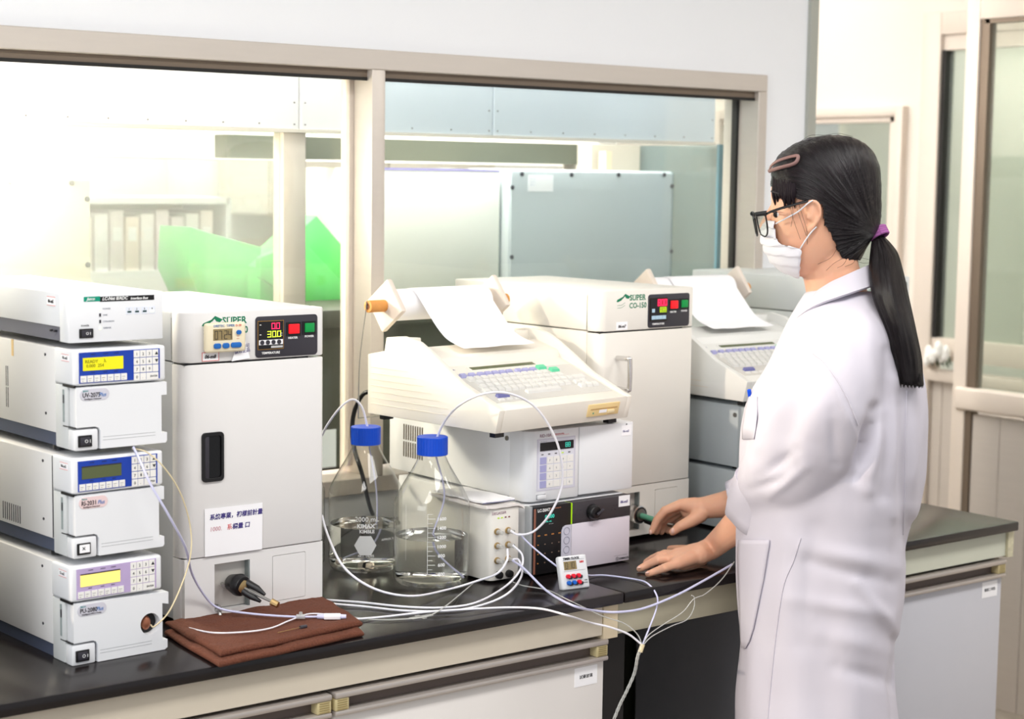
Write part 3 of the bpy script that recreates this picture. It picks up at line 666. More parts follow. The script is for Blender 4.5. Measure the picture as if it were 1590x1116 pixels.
    st = M().front(*s0, .0004).build('sticker', PAPER, t)
    if kind == 1: M().front(s0[0], s0[1], s0[2], s0[1]+.001, .0006).front(s0[0], s0[3]-.001, s0[2], s0[3], .0006).front(s0[0], s0[1], s0[0]+.001, s0[3], .0006).front(s0[2]-.001, s0[1], s0[2], s0[3], .0006).build('red_border', mat('pink_red_border', (226, 120, 120), .5), st)
    text('06-m8' if kind == 1 else '06-m7', .0078, INK, st, (s0[0]+.0045, -.0008, s0[1]+.0045), shear=.2, bold=.0002)
    if kind == 1:
        hd_ = plate2d('door_handle', rrect(.0325, .2362, .0708, .3141, .006), [rrect(.0365, .2410, .0672, .3095, .005)], .004, BLACK, t, y=-.0028, bevel=.0006)
        M().box(.0362, -.0006, .2405, .0675, .0006, .3100).build('handle_well', mat('deep_black', (8, 7, 9), .25), hd_)
        M().box(.0362, -.0022, .2405, .0450, -.0004, .3100).build('handle_grip', CHAR, hd_, bevel=.0006)
    else:
        hz = [(.0480, -.001, .3740), (.0480, -.030, .3740), (.0500, -.0345, .3700), (.0500, -.0345, .3180), (.0480, -.030, .3140), (.0480, -.001, .3140)]
        M().tube(spline(hz, 6), .0048, 12).build('door_handle', CHROME, t, smooth=60)
    # injection valve with lever
    cu, cz = (.0935, .0640) if kind == 1 else (.1130, .0560)
    v = None
    if kind == 1:
        v = M().tube([(cu, .012, cz), (cu, -.012, cz+.0005), (cu+.002, -.020, cz-.001)], [.0135, .0185, .0165], 28).build('valve_collar', BLACK, t, bevel=.0015)
        M().lathe([(.0095, 0), (.0105, .001), (.0105, .002), (.006, .003), (.0001, .003)], 24).build('valve_ring', BRASS, v).matrix_local = Matrix.Translation((cu+.002, -.0200, cz-.001)) @ Matrix.Rotation(pi/2, 4, 'X')
        for s_ in (-1, 1):
            M().tube([(cu+.006+.004*s_, -.018, cz-.002+.006*s_), (cu+.015+.005*s_, -.034, cz-.010+.006*s_), (cu+.023+.004*s_, -.046, cz-.018+.005*s_)], [.0065, .0055, .0025], 12).build('lever_arm', BLACK, v, smooth=60)
        M().tube([(cu+.004, -.02, cz-.004), (cu+.030, -.068, cz-.022)], [.0035, .0022], 10).build('needle_guide', STEEL, v)
        M().tube([(cu+.028, -.064, cz-.021), (cu+.034, -.074, cz-.025)], [.006, .0052], 10).build('needle_port', BRASS, v)
        M().tube([(cu-.019, .010, cz+.001), (cu-.024, -.002, cz+.001)], .003, 8).build('fitting', STEEL, v)
        M().tube([(.062, .012, .032), (.062, -.001, .032), (.062, -.003, .024), (.060, -.008, .018)], [.002, .003, .0035, .003], 8).build('drain_fitting', STEEL, v)
    else:
        v = M().tube([(cu, .012, cz), (cu, -.010, cz)], .0185, n=28).build('valve_collar', CHROME, t, bevel=.0015)
        M().cyl((cu, -.009, cz), (cu, -.0108, cz), .0160, n=28).build('collar_ring', BLACK, v); M().cyl((cu, -.010, cz), (cu, -.0125, cz), .0125, n=24).build('valve_face', STEEL, v)
        M().tube([(cu, -.010, cz-.001), (cu+.008, -.040, cz-.006), (cu+.016, -.066, cz-.010)], [.0060, .0058, .0045], 12, flat=.8).build('lever_arm', GREENM, v, smooth=60)
        M().tube([(cu+.012, -.012, cz-.012), (cu+.020, -.034, cz-.018)], [.006, .0055], 12).build('lever_stop', BLACK, v)
        M().tube([(cu+.015, -.066, cz-.010), (cu+.019, -.084, cz-.013)], [.0030, .0055], 10).build('needle_port', STEEL, v)
    f = None
    for u, vv in ((.03, .05), (w-.03, .05), (.03, d-.04), (w-.03, d-.04)):
        if f is None: f = M().cyl((0, 0, 0), (0, 0, .014), .013, n=14).build('foot', BLACK, t); f.location = (u, vv, 0)
        else: put(f, 'foot', t, (u, vv, 0))
    return t
O1 = oven('tall grey oven with black pull handle and timer stuck on, beside left stack', (-.545, .204, .82), 1.4, 1, ('0.0', '30.0'))
O2 = oven('tall ivory oven with chrome handle reading 80.0, right of the nearer wedge-shaped printer', (.405, .307, .82), 2.4, 2, ('80.0', '80.0'))
O3 = dup(O2, (1.158, .372, .82), 1.5, 'tall oven, shell greyed for cooler light, partly hidden behind the person in the white coat')

def recolour(root, a, b_):
    for k in kids(root):
        if k.type == 'MESH' and k.data.materials and k.data.materials[0] is a: k.material_slots[0].link = 'OBJECT'; k.material_slots[0].material = b_
        recolour(k, a, b_)
recolour(O3, CRM, mat('oven_cool_lit', (214, 217, 216), .42, var=.015))  # ivory shell greyed to stand in for less warm light
# added out-of-view cabinet that keeps the low sun off the stack's side
tb = thing('sun_blocker', 'added tall grey cabinet, out of view, shading the left stack', 'lab instrument', (-1.14, .16, .82))
M().box(0, .03, .01, .25, .50, .625).build('casing', GREY1, tb, bevel=.003); M().box(0, 0, .01, .25, .03, .30).build('door', WHITE, tb, bevel=.003); M().box(0, 0, .304, .25, .03, .625).build('front_cover', WHITE, tb, bevel=.003)
M().front(.04, .50, .21, .59, .002).build('control_panel', CHAR, tb); M().front(.02, .12, .035, .2, .01).build('handle', BLACK, tb, bevel=.002)
for u in (.03, .22): M().cyl((u, .06, 0), (u, .06, .012), .012).build('foot', BLACK, tb); M().cyl((u, .45, 0), (u, .45, .012), .012).build('foot', BLACK, tb)

# kitchen timer, paper tag and handwritten note on the first oven
def onfront(o, u, z, y=0): return o.matrix_basis @ Vector((u, y, z))
a1 = radians(1.4)
tm = thing('kitchen_timer', 'cream magnetic timer reading 07:24 stuck on the grey oven', 'timer', (-.545+.0345*cos(a1), .204+.0345*sin(a1)-.0012, .82+.4420), 1.4)
IVO = mat('timer_ivory', (238, 226, 196), .4)
M().box(0, -.011, 0, .0725, 0, .0470).build('timer_case', IVO, tm, bevel=.0045, seg=3)
M().front(.0125, .0195, .0470, .0375, .0006, -.0108).build('timer_display', LCDT, tm); seg7('07:24', .0150, .0212, .0056, .0135, INK, tm, y=-.0116)
text('DRETEC  TIMER', .0055, INKLB, tm, (.0130, -.0114, .0405)); text('D-20', .0050, INKR, tm, (.0530, -.0114, .0405)); text('---', .0050, INKR, tm, (.0550, -.0114, .0200)); text('---', .0050, INKR, tm, (.0550, -.0114, .0240))
for u0, u1, z0, z1 in ((.0130, .0260, .0065, .0150), (.0290, .0410, .0065, .0150), (.0440, .0630, .0068, .0152), (.0540, .0625, .0275, .0345)):
    M().prism(rrect(u0, z0, u1, z1, .0036, 5), 'y', -.0135, -.0100).build('timer_button', mat('timer_button_blue', (30, 104, 184), .4), tm, bevel=.0008)
tg = thing('paper_tag', 'small tilted paper tag with blue writing hanging beside the timer', 'tag', (-.545+.1010*cos(a1), .204+.1010*sin(a1)-.0018, .82+.4580), 1.4)
m_ = M(); m_.prism([(-.015, -.0320), (.0185, -.0285), (.0090, .003), (-.0020, .003)], 'y', -.0010, -.0004).build('tag_sheet', PAPER, tg)
M().front(.000, .0, .0075, .0085, .0025).build('black_clip', BLACK, tg, bevel=.0006)
text('無限時可\n請修正品', .0072, INKB, tg, (-.0105, -.0013, -.0135), rot=(90, -6, 0))
nt_ = thing('paper_note', 'white paper note with blue and red handwriting taped to the grey oven door', 'note', (-.545+.0366*cos(a1), .204+.0366*sin(a1)-.0012, .82+.1156), 1.4)
M().prism([(0, 0), (.1058, -.0004), (.1068, .0760), (0, .0772)], 'y', -.0006, 0).build('note_sheet', PAPER, nt_)
text('系統專業，初樣前計量', .0100, INKB, nt_, (.0085, -.0009, .0590), shear=.1, bold=.0002, sx=.98); text('1000.', .0100, mat('ink_rose', (206, 150, 160), .6, var=0), nt_, (.0085, -.0009, .0400), shear=.1); text('系', .0100, INKR, nt_, (.0400, -.0009, .0400)); text('標量 口', .0100, INKB, nt_, (.0500, -.0009, .0400), shear=.1, bold=.0002)

# ------------------------------------------------------------------ RID and pump under the printer
def rid(label, loc, rot, sh=WHITE, group=None):
    t = thing('refractive_index_detector', label, 'lab instrument', loc, rot, group); w, d, h = .2575, .443, .131
    M().box(.001, .052, .004, w-.001, d, h).build('casing', sh, t, bevel=.002)
    M().prism([(0, .052), (0, .016), (.003, .009), (.0085, .003), (.016, 0), (.1223, 0), (.1223, .052)], 'z', 0, h-.001).build('front_cover', sh, t, bevel=.0015)
    M().box(.1237, 0, .002, w, .052, h-.001).build('door', sh, t, bevel=.002)
    p = M().front(.0224, .0190, .1135, .1150, .0006).build('keypad_panel', mat('pale_lilac_panel', (208, 206, 220), .4), t)
    M().front(.0254, .0220, .1105, .1125, .0008).build('keypad_field', mat('pale_grey_field', (222, 222, 232), .4), p)
    ds = M().front(.0290, .0925, .1085, .1080, .0016).build('display', BLACK, p); seg7('88', .0885, .0960, .0050, .0085, SEGC, ds, y=-.0018); text('--- ---- ---', .004, INK, p, (.03, -.001, .1090))
    text('RID-10A', .0085, mat('ink_wine', (150, 110, 130), .6, var=0), t, (.0283, -.0004, .1178), sx=.9); M().front(.060, .1190, .098, .1194, .0003).build('red_line', INKR, t); text('refractive index', .0035, INKR, t, (.064, -.0004, .1205))
    k0 = k1 = None
    for r in range(4):
        z = .0245+.0146*(3-r)
        for c_ in range(5):
            u = .0292+.0160*c_
            if c_ == 0:
                if k1 is None: k1 = M().front(0, 0, .0146, .0126, .0016).build('function_key', KEYP, p); k1.location = (u, 0, z)
                else: put(k1, 'function_key', p, (u, 0, z))
            else:
                if k0 is None: k0 = M().front(0, 0, .0146, .0126, .0016).build('key', KEYW, p); k0.location = (u, 0, z)
                else: put(k0, 'key', p, (u, 0, z))
                text('789-456+123.0 CE'[r*4+c_-1] or ' ', .0055, mat('ink_grey', (140, 144, 156), .6, var=0), p, (u+.005, -.0018, z+.004))
    for c_ in range(5): M().front(.032+.016*c_, .0850, .037+.016*c_, .0868, .0012).build('indicator', LIME if c_ == 3 else CHAR, p)
    M().front(.0230, .0045, .0430, .0122, .004).build('power_button', WHITE, t, bevel=.0008); M().front(.0225, .0040, .0435, .0127, .0006).build('button_frame', CHAR, t)
    st = M().front(.2276, .1050, .2525, .1245, .0005).build('sticker', PAPER, t); text('06-mS', .0062, INKB, st, (.2300, -.0008, .1115), shear=.2)
    M().cyl((.240, .001, .1265), (.240, -.0008, .1265), .0014, n=8).build('screw', CHAR, t)
    for k in range(9): M().box(.0002, .3275+.0078*k, .068, .0016, .3307+.0078*k, .0985).box(.0002, .3275+.0078*k, .034, .0016, .3307+.0078*k, .064).build('vent_slot', mat('vent_brown', (96, 84, 70), .6), t)
    M().cyl((.002, .0453+.015, .1118), (-.0016, .0453+.015, .1118), .0045, n=14).build('screw', STEEL, t)
    for u, v in ((.03, .08), (.22, .08), (.03, .40), (.22, .40)): M().cyl((u, v, -.0035), (u, v, .005), .01, n=12).build('foot', BLACK, t)
    return t
def lcpump(label, loc, rot, sh, group=None):
    t = thing('hplc_pump', label, 'lab instrument', loc, rot, group); w, d, h = .241, .42, .130
    M().box(.0, .020, .006, w-.001, d, h).build('casing', sh, t, bevel=.002)
    M().box(-.001, .004, .006, .004, .0195, h).build('side_strip', mat('silver_strip', (198, 202, 206), .35, metal=.3), t)
    M().box(.0042, .0, .004, .0928, .020, h-.001).build('control_panel', BLACK, t, bevel=.001)
    M().box(.0042, -.0008, .006, .0085, .0, h-.004).build('copper_edge', mat('copper_edge', (150, 96, 78), .4), t)
    M().front(.0930, .0892, .0948, .1285, .0012).box(.0930, -.0012, .0892, .0948, .02, .1285).build('lime_strip', LIME, t)
    M().box(.0950, 0, .0895, w, .020, h-.001).build('upper_band', mat('graphite_band', (62, 58, 62), .45), t, bevel=.001)
    M().box(.0940, -.001, .004, w-.002, .020, .0886).build('door', mat('lilac_white_door', (226, 218, 228), .4), t, bevel=.0012)
    bs = M().prism([(.0700, .006), (.0925, .006), (.0925, .0885), (.079, .0885), (.073, .0855), (.0700, .079)], 'y', -.0018, 0).build('button_strip', mat('lilac_grey_strip', (214, 212, 226), .4), t)
    for k in range(5): M().tube([(.0812+.0068*cos(2*pi*i/20), -.0021, .0780-.0175*k+.0068*sin(2*pi*i/20)) for i in range(21)], .0006, 6).build('round_button', mat('ring_grey', (160, 158, 176), .4), bs)
    kn = M().lathe([(.0001, 0), (.0145, 0), (.0135, .010), (.011, .014), (.0001, .014)], 28).build('knob', BLACK, t, bevel=.001); kn.rotation_euler = (pi/2, 0, 0); kn.location = (.1440, 0, .1069)
    M().tube([(.142, -.018, .104), (.157, -.018, .112)], .0028, 8).build('pointer', CHAR, t)
    for k in range(8): M().cyl((.103+.0045*(k % 4)+.09*(k//4), 0, .105+.008*(k % 2)), (.103+.0045*(k % 4)+.09*(k//4), -.0006, .105+.008*(k % 2)), .0012, n=8).build('dot', CHAR, t)
    text('LC-20AT', .0078, INKW, t, (.0125, -.0006, .1195), bold=.0002); text('liquid chromatograph', .0032, mat('ink_copper', (190, 120, 90), .6, var=0), t, (.040, -.0006, .1225))
    text('0.600', .0100, SEGC, t, (.0300, -.0008, .1060)); text('MPa  mL', .0045, SEGC, t, (.030, -.0008, .0990)); text('-- -- --', .004, INKW, t, (.040, -.0008, .0945))
    M().front(.0125, .0885, .0155, .0915, .001).build('run_lamp', LIME, t)
    for r in range(4):
        for c_ in range(4):
            m_ = mat('ink_amber', (206, 136, 70), .6, var=0) if (r < 1 or c_ == 0) else mat('ink_dim', (140, 116, 100), .6, var=0)
            M().front(.0135+.0165*c_, .0750-.0170*r, .0190+.0165*c_ if r == 0 else .0160+.0165*c_, .0768-.0170*r, .0008).build('key_mark', m_, t)
    M().front(.2, .0155, .2345, .0157, .0013, -.0).build('line', INK, t)
    text('⊕ SHIMADZU', .0052, INK, t, (.2050, -.0013, .0075), bold=.0001)
    st = M().front(.2105, .1085, .2385, .1290, .0006).build('sticker', PAPER, t); text('06-m5', .0072, INKB, st, (.2140, -.0008, .1150), shear=.2, bold=.0002)
    for u, v in ((.03, .03), (.21, .03), (.03, .38), (.21, .38)): M().cyl((u, v, 0), (u, v, .007), .009, n=12).build('foot', BLACK, t)
    return t
LC = lcpump('black-panelled pump with round knob, on the bench under the white keypad unit', (.142, .181, .82), .5, WHITE)
RID = rid('white detector with grey keypad between the wedge printer and the black-panelled pump', (.145, .201, .9545), .1)
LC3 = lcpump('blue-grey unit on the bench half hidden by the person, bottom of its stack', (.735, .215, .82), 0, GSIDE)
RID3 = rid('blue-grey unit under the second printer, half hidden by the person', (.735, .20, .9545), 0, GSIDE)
# ------------------------------------------------------------------ degasser with six ports
DG = thing('degasser', 'small white box with six capped ports beside the front glass bottle', 'lab instrument', (.051, .187, .82), 1.0)
M().prism([(0, .19), (0, .012), (.003, .004), (.010, 0), (.0665, 0), (.0665, .19)], 'z', .004, .134).build('casing', CRM, DG, bevel=.002)
p0 = None
for i, (u, z) in enumerate(((.0151, .0936), (.0402, .093), (.0155, .0679), (.0407, .0671), (.0159, .0409), (.0411, .0412))):
    n_ = M().tube([(0, 0, 0), (0, -.004, 0)], .0062, 12).build('port_nut', BRASS, DG, bevel=.0008); n_.location = (u, 0, z)
    M().tube([(0, -.004, 0), (0.0015, -.016, -.0005)], [.0045, .0038], 12).build('port_sleeve', TUBET, n_)
for u, z in ((.0193, .0146), (.0431, .0138)):
    M().tube([(u, 0, z), (u, -.009, z)], [.0072, .0066], 16).build('black_knob', BLACK, DG, bevel=.001)
for k in range(4): M().front(.0170+.0082*k, .1165, .0205+.0082*k, .1185, .0008).build('indicator', LIME if k < 2 else mat('dull_red', (120, 40, 44), .4), DG)
text('DEGASSER', .0070, mat('ink_wine', (150, 110, 130), .6, var=0), DG, (.0040, -.0003, .1240))
for u, v in ((.012, .03), (.055, .03), (.012, .16), (.055, .16)): M().cyl((u, v, 0), (u, v, .006), .006, n=10).build('foot', BLACK, DG)
# folded cloth bag lying on it
fb = thing('folded_bag', 'folded white plastic bag lying on the small port box', 'bag', (.051, .187, .9545), 1.0)
def sheet(x0, x1, y0, y1, z, t, amp, seed):
    nx, ny = 14, 14; m_ = M(); R = []
    for s_ in (0, 1):
        for j in range(ny):
            for i in range(nx):
                x = x0+(x1-x0)*i/(nx-1); y = y0+(y1-y0)*j/(ny-1)
                drop = -.020*max(0, (x-.066)/.02)**1.3 if x > .066 else 0
                R.append((x, y, z+t*s_+drop+amp*(noise.noise(Vector((x*40, y*30, seed)))+.5)))
    f = []
    for j in range(ny-1):
        for i in range(nx-1):
            a = j*nx+i; f.append((a, a+nx, a+nx+1, a+1)); b_ = a+nx*ny; f.append((b_, b_+1, b_+nx+1, b_+nx))
    e = [i for i in range(nx)]+[j*nx+nx-1 for j in range(1, ny)]+[(ny-1)*nx+i for i in range(nx-2, -1, -1)]+[j*nx for j in range(ny-2, 0, -1)]
    for k in range(len(e)): a, b_ = e[k], e[(k+1) % len(e)]; f.append((a, b_, b_+nx*ny, a+nx*ny))
    return m_.add(R, f)
sheet(-.012, .076, -.004, .165, .0005, .004, .003, 1).build('lower_fold', mat('plastic_white', (240, 234, 230), .4), fb, smooth=60)
sheet(-.006, .066, .012, .160, .0080, .003, .003, 3).build('upper_fold', PAPER, fb, smooth=60)
M().tube([(-.008, .012, .0098), (.03, .010, .0098), (.064, .010, .0095)], .0008, 6).build('blue_edge', mat('slate_blue', (90, 96, 130), .5), fb)

# ------------------------------------------------------------------ integrator printer
IVORY = mat('printer_ivory', (236, 230, 219), .42, var=.015)
def printer(label, loc, rot, group=None):
    t = thing('integrator_printer', label, 'printer', loc, rot, group); w = .345
    S = .35; H0 = .046
    prof = [(-.001, .003), (-.0115, .0445), (.001, .0485), (.031, .0605), (.082, .0800), (.122, .1030), (.172, .1315), (.205, .1475), (.249, .1548), (.293, .150), (.2985, .124), (.346, .1145), (.346, .003)]
    body = M(); body.prism(prof, 'x', 0, .013); body.build('left_side', IVORY, t, bevel=.0015)
    M().prism(prof, 'x', w-.013, w).build('right_side', IVORY, t, bevel=.0015)
    # deck between the cheeks, lower than they are at the keyboard
    deck = [(-.001, .003), (-.0115, .0445), (.001, H0), (.165, H0+S*.165), (.172, .118), (.235, .134), (.248, .120), (.298, .122), (.346, .1145), (.346, .003)]
    M().prism(deck, 'x', .013, w-.013).build('deck', IVORY, t, bevel=.001)
    for a_, b2 in ((.0125, .05), (w-.05, w-.0125)): M().prism([(.250, .120), (.252, .150), (.290, .148), (.297, .122)], 'x', a_, b2).build('paper_guide', IVORY, t, bevel=.002)
    M().box(.05, .252, .1195, w-.05, .292, .1240).build('paper_slot', CHAR, t)
    for k in range(7):          # moulded ribs on both cheeks
        z = .022+.0115*k; v0 = .10+.022*k
        M().box(-.0006, v0, z, .0005, .335, z+.0009).build('rib', mat('rib_tan', (230, 220, 205), .5), t)
    # display and legends
    def on(u, v, h=0): return (u, v, H0+S*v+h)
    def slab(u0, v0, u1, v1, h0, h1): return M().add([on(u0, v0, h0), on(u1, v0, h0), on(u1, v1, h0), on(u0, v1, h0), on(u0, v0, h1), on(u1, v0, h1), on(u1, v1, h1), on(u0, v1, h1)],
        [(3, 2, 1, 0), (4, 5, 6, 7), (0, 1, 5, 4), (1, 2, 6, 5), (2, 3, 7, 6), (3, 0, 4, 7)])
    slab(.074, .139, .248, .155, -.001, .0012).build('display_bezel', IVORY, t, bevel=.0004)
    slab(.079, .1425, .242, .1525, .0, .0016).build('display', LCDG, t)
    slab(.024, .020, .325, .134, -.001, .0006).build('keyboard_tray', mat('tray_key_shadow', (208, 205, 199), .45), t)  # key-coloured tray darkened to imitate shadows between the keys
    # keys
    g = {}
    def key(u, v, w_, d_, m_, name='key', hh=.0055):
        k = (round(w_, 4), round(d_, 4), m_.name)
        if k not in g:
            o = M().add([(0, 0, 0), (w_, 0, 0), (w_, d_, S*d_), (0, d_, S*d_), (.0012, .0012, hh), (w_-.0012, .0012, hh), (w_-.0012, d_-.0018, hh+S*d_), (.0012, d_-.0018, hh+S*d_)],
                        [(3, 2, 1, 0), (4, 5, 6, 7), (0, 1, 5, 4), (1, 2, 6, 5), (2, 3, 7, 6), (3, 0, 4, 7)]).build(name, m_, t); g[k] = o
            o.location = on(u, v)
        else: put(g[k], name, t, on(u, v))
    for u in (.028, .050, .072, .090, .108, .126, .144, .168, .187, .206): key(u, .1165, .0155, .0095, KEYP, 'function_key')
    key(.230, .1215, .022, .0110, KEYG, 'green_key'); key(.252, .1085, .022, .0110, KEYG, 'green_key')
    for r, (u0, n) in enumerate(((.034, 13), (.042, 13), (.036, 14), (.030, 13))):
        for k in range(n):
            u = u0+.0172*k
            if r == 0 and u > .235: continue
            key(u, .1010-.0150*r, .0148, .0118, KEYC)
    key(.276, .0715, .030, .0118, KEYC, 'return_key')
    for k in range(3): key(.262+.0172*k, .0410, .0148, .0108, KEYC, 'arrow_key')
    key(.279, .0545, .0148, .0108, KEYC, 'arrow_key'); key(.262, .0545, .0148, .0108, KEYC, 'arrow_key')
    key(.120, .0385, .088, .0105, KEYC, 'space_bar'); key(.041, .0350, .030, .0085, mat('slate_key', (110, 112, 168), .4), 'shift_key')
    for k in range(3): key(.036+.02*k, .0255, .014, .006, KEYC, 'small_key', .003)
    text('CHROMATOPAC', .006, INKB, t, (.022, .150, H0+S*.150+.0008), (radians(0)+19.3, 0, 0)) if False else text('C-R6A', .007, INKB, t, (.022, .148, H0+S*.148+.0006), (19.3, 0, 0))
    # floppy drive in the sloping front
    tl = 14.0
    fd = bpy.data.objects.new('floppy_drive', None)
    me = M().box(0, -.0016, 0, .084, .003, .0235).mesh('floppy_drive', .0008); fd = link('floppy_drive', me, mat('yellowed_drive', (236, 208, 150), .45), t, 'yellowed drive front')
    fd.location = (.228, -.0046, .0135); fd.rotation_euler = (radians(-tl)*-1*-1 if False else radians(14), 0, 0)
    M().box(.006, -.0020, .013, .078, -.0012, .0150).build('slot', mat('amber_slot', (190, 150, 96), .5), fd); M().box(.052, -.0040, .004, .070, -.0012, .0105).build('eject_button', mat('pale_amber', (240, 220, 176), .45), fd, bevel=.0006)
    M().box(.030, -.0022, .006, .050, -.0014, .012).build('label_plate', PAPER, fd); M().box(.013, -.0022, .005, .016, -.0014, .008).build('drive_lamp', GREENM, fd)
    for u, v in ((.02, .02), (w-.03, .02), (.02, .32), (w-.03, .32)): M().box(u, v, -.0085, u+.022, v+.014, .004).build('foot', BLACK, t)
    return t
PR = printer('ivory wedge-shaped printer with keyboard, warm-lit, on the white keypad detector', (.028, .147, 1.0945), 6.2)
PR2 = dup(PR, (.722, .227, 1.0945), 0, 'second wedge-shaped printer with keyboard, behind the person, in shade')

recolour(PR2, IVORY, mat('printer_cool_lit', (228, 228, 224), .42, var=.015))  # ivory turned greyer, the cooler light here is in the colour
# paper roll on a wire stand behind each printer, sheet running down into it
def paper_roll(label, loc, rot):
    t = thing('paper_roll', label, 'paper roll', loc, rot)
    ax = (.335, .095)          # axis: depth and height above the printer's base plane
    sh = M(); R = .030; path = []
    for k in range(26):
        a = radians(200-7.2*k); path.append((ax[0]+R*cos(a), ax[1]+.110+R*sin(a)))
    path = [(ax[0]-R*.55, ax[1]+.110-R*.95)]+[(ax[0]+R*sin(radians(-140+10*k)), ax[1]+.110+R*cos(radians(-140+10*k))) for k in range(15)][::1]
    # closed cylinder of paper
    M().rings([[(u, ax[0]+R*cos(2*pi*k/36), .205+R*sin(2*pi*k/36)) for k in range(36)] for u in (.044, .285)]).build('wound_paper', PAPER, t, smooth=40)
    run = [(ax[0]+.004, .205+R+.0006), (ax[0]-.012, .205+R-.002), (ax[0]-.030, .205+R-.012), (.288, .196), (.268, .170), (.258, .150), (.254, .134), (.254, .126)]
    run = [(ax[0]+.004, .2356), (ax[0]-.010, .2345), (ax[0]-.024, .2275), (ax[0]-.040, .212), (.272, .188), (.250, .166), (.226, .149), (.2, .140), (.175, .133)]
    P = spline([(0, a, b) for a, b in run], 4); n = len(P)
    m_ = M(); v = []; f = []
    for i, p in enumerate(P):
        for j in range(8):
            u = .088+(.272-.088)*j/7; v.append((u, p.y, p.z+.0008*sin(j*1.9+i*.4)*(i/n)))
    for i in range(n-1):
        for j in range(7): f.append((i*8+j, i*8+j+1, (i+1)*8+j+1, (i+1)*8+j))
    m_.add(v, f); o = m_.build('hanging_sheet', PAPER, t, smooth=60)
    for u in (.030, .302):
        e = M(); r = .052
        q = [(ax[0]+r*cos(radians(8+90*k)), .205+r*sin(radians(8+90*k))) for k in range(4)]
        e.prism(q, 'x', u, u+.013); e.build('end_plate', FOAM, t, bevel=.004, seg=2)
    for a, b_ in ((-.010, .031), (.314, .350)):
        c_ = M().cyl((a, ax[0], .205), (b_, ax[0], .205), .0115, n=20).build('core_end', CORK, t, bevel=.0012)
        M().cyl((a-.0006, ax[0], .205), (a+.001, ax[0], .205), .006, n=14).build('core_bore', mat('core_dark', (120, 70, 36), .7), c_)
    for u in (-.012, .346):
        M().tube(spline([(u, ax[0], .215), (u, ax[0]+.004, .190), (u, ax[0]+.02, .100), (u, ax[0]+.0235, -.006)], 5), .0012, 6).build('wire_leg', STEEL, t)
    M().tube([(-.012, ax[0]+.0235, -.007), (.346, ax[0]+.0235, -.007)], .0014, 6).build('wire_base', STEEL, t)
    M().tube([(-.012, ax[0], .205), (.346, ax[0], .205)], .0013, 6).build('spindle', STEEL, t)
    return t
paper_roll('wide white paper roll with orange core ends above the nearer printer', (.028, .147, 1.0945), 6.2)
paper_roll('paper roll with grey end plate above the second printer beside the person', (.722, .227, 1.0945), 0)

# ------------------------------------------------------------------ bottles
def bottle(label, x, y, level, rot=0):
    t = thing('reagent_bottle', label, 'bottle', (x, y, BZ), rot)
    r = .068
    out = [(.0001, .004), (.040, .0035), (.058, .0008), (.064, .003), (.0675, .010), (r, .020), (r, .138), (.0672, .147), (.064, .1555), (.052, .178), (.038, .201), (.0290, .217), (.0250, .226), (.0235, .233), (.0235, .250)]
    inn = [(.0205, .250), (.0205, .233), (.0222, .225), (.0262, .2155), (.0352, .2), (.0492, .1765), (.0612, .154), (.0645, .1465), (.0654, .138), (.0654, .020), (.064, .0125), (.058, .0085), (.040, .0075), (.0001, .008)]
    M().lathe(out, 64, cap=False).build('glass_body', GLASS, t, smooth=50)
    M().lathe([(.0001, .0083), (.040, .0078), (.058, .0088), (.0637, .0129), (.0651, .020), (.0651, level), (.0001, level)], 64, cap=False).build('liquid', WATER, t, smooth=40)
    m_ = M(); n = 72; R = []
    for z, k in ((.2310, 1), (.2318, 1), (.2620, 1), (.2632, .97)):
        R.append([((.0270+(.0006 if (i % 2) else 0))*k*cos(2*pi*i/n), (.0270+(.0006 if (i % 2) else 0))*k*sin(2*pi*i/n), z) for i in range(n)])
    m_.rings(R).build('cap', CAPB, t)
    M().lathe([(.0245, .2300), (.0262, .2300), (.0262, .2312), (.0245, .2312)], 40).build('drip_ring', TUBET, t)
    return t
def wrap(s, size, zc, ang, t, R=.0686, bold=.0001, m=INKW):     # lettering curved round the glass
    cu = bpy.data.curves.new('lettering', 'FONT'); cu.body = s; cu.size = size; cu.align_x = 'CENTER'; cu.resolution_u = 2; cu.offset = bold
    o = bpy.data.objects.new('lettering', cu); COL.objects.link(o); me = eval_mesh(o, 'lettering'); bpy.data.curves.remove(cu)
    for v in me.vertices:
        a = ang+v.co.x/R; v.co = (R*cos(a), R*sin(a), zc+v.co.y)
    me.materials.clear(); return link('lettering', me, m, t)
va = atan2(CAM_LOC.y-.36, CAM_LOC.x+.03)      # direction in which the bottles' print faces
B1 = bottle('front blue-capped glass bottle with graduated scale, half full of clear liquid', -.023, .262, .0860)
B2 = bottle('rear blue-capped glass bottle with white hexagon mark, just right of grey oven', -.0539, .4288, .0835)
B3 = bottle('third glass bottle, mostly hidden between the grey oven and the rear bottle', -.165, .520, .045)
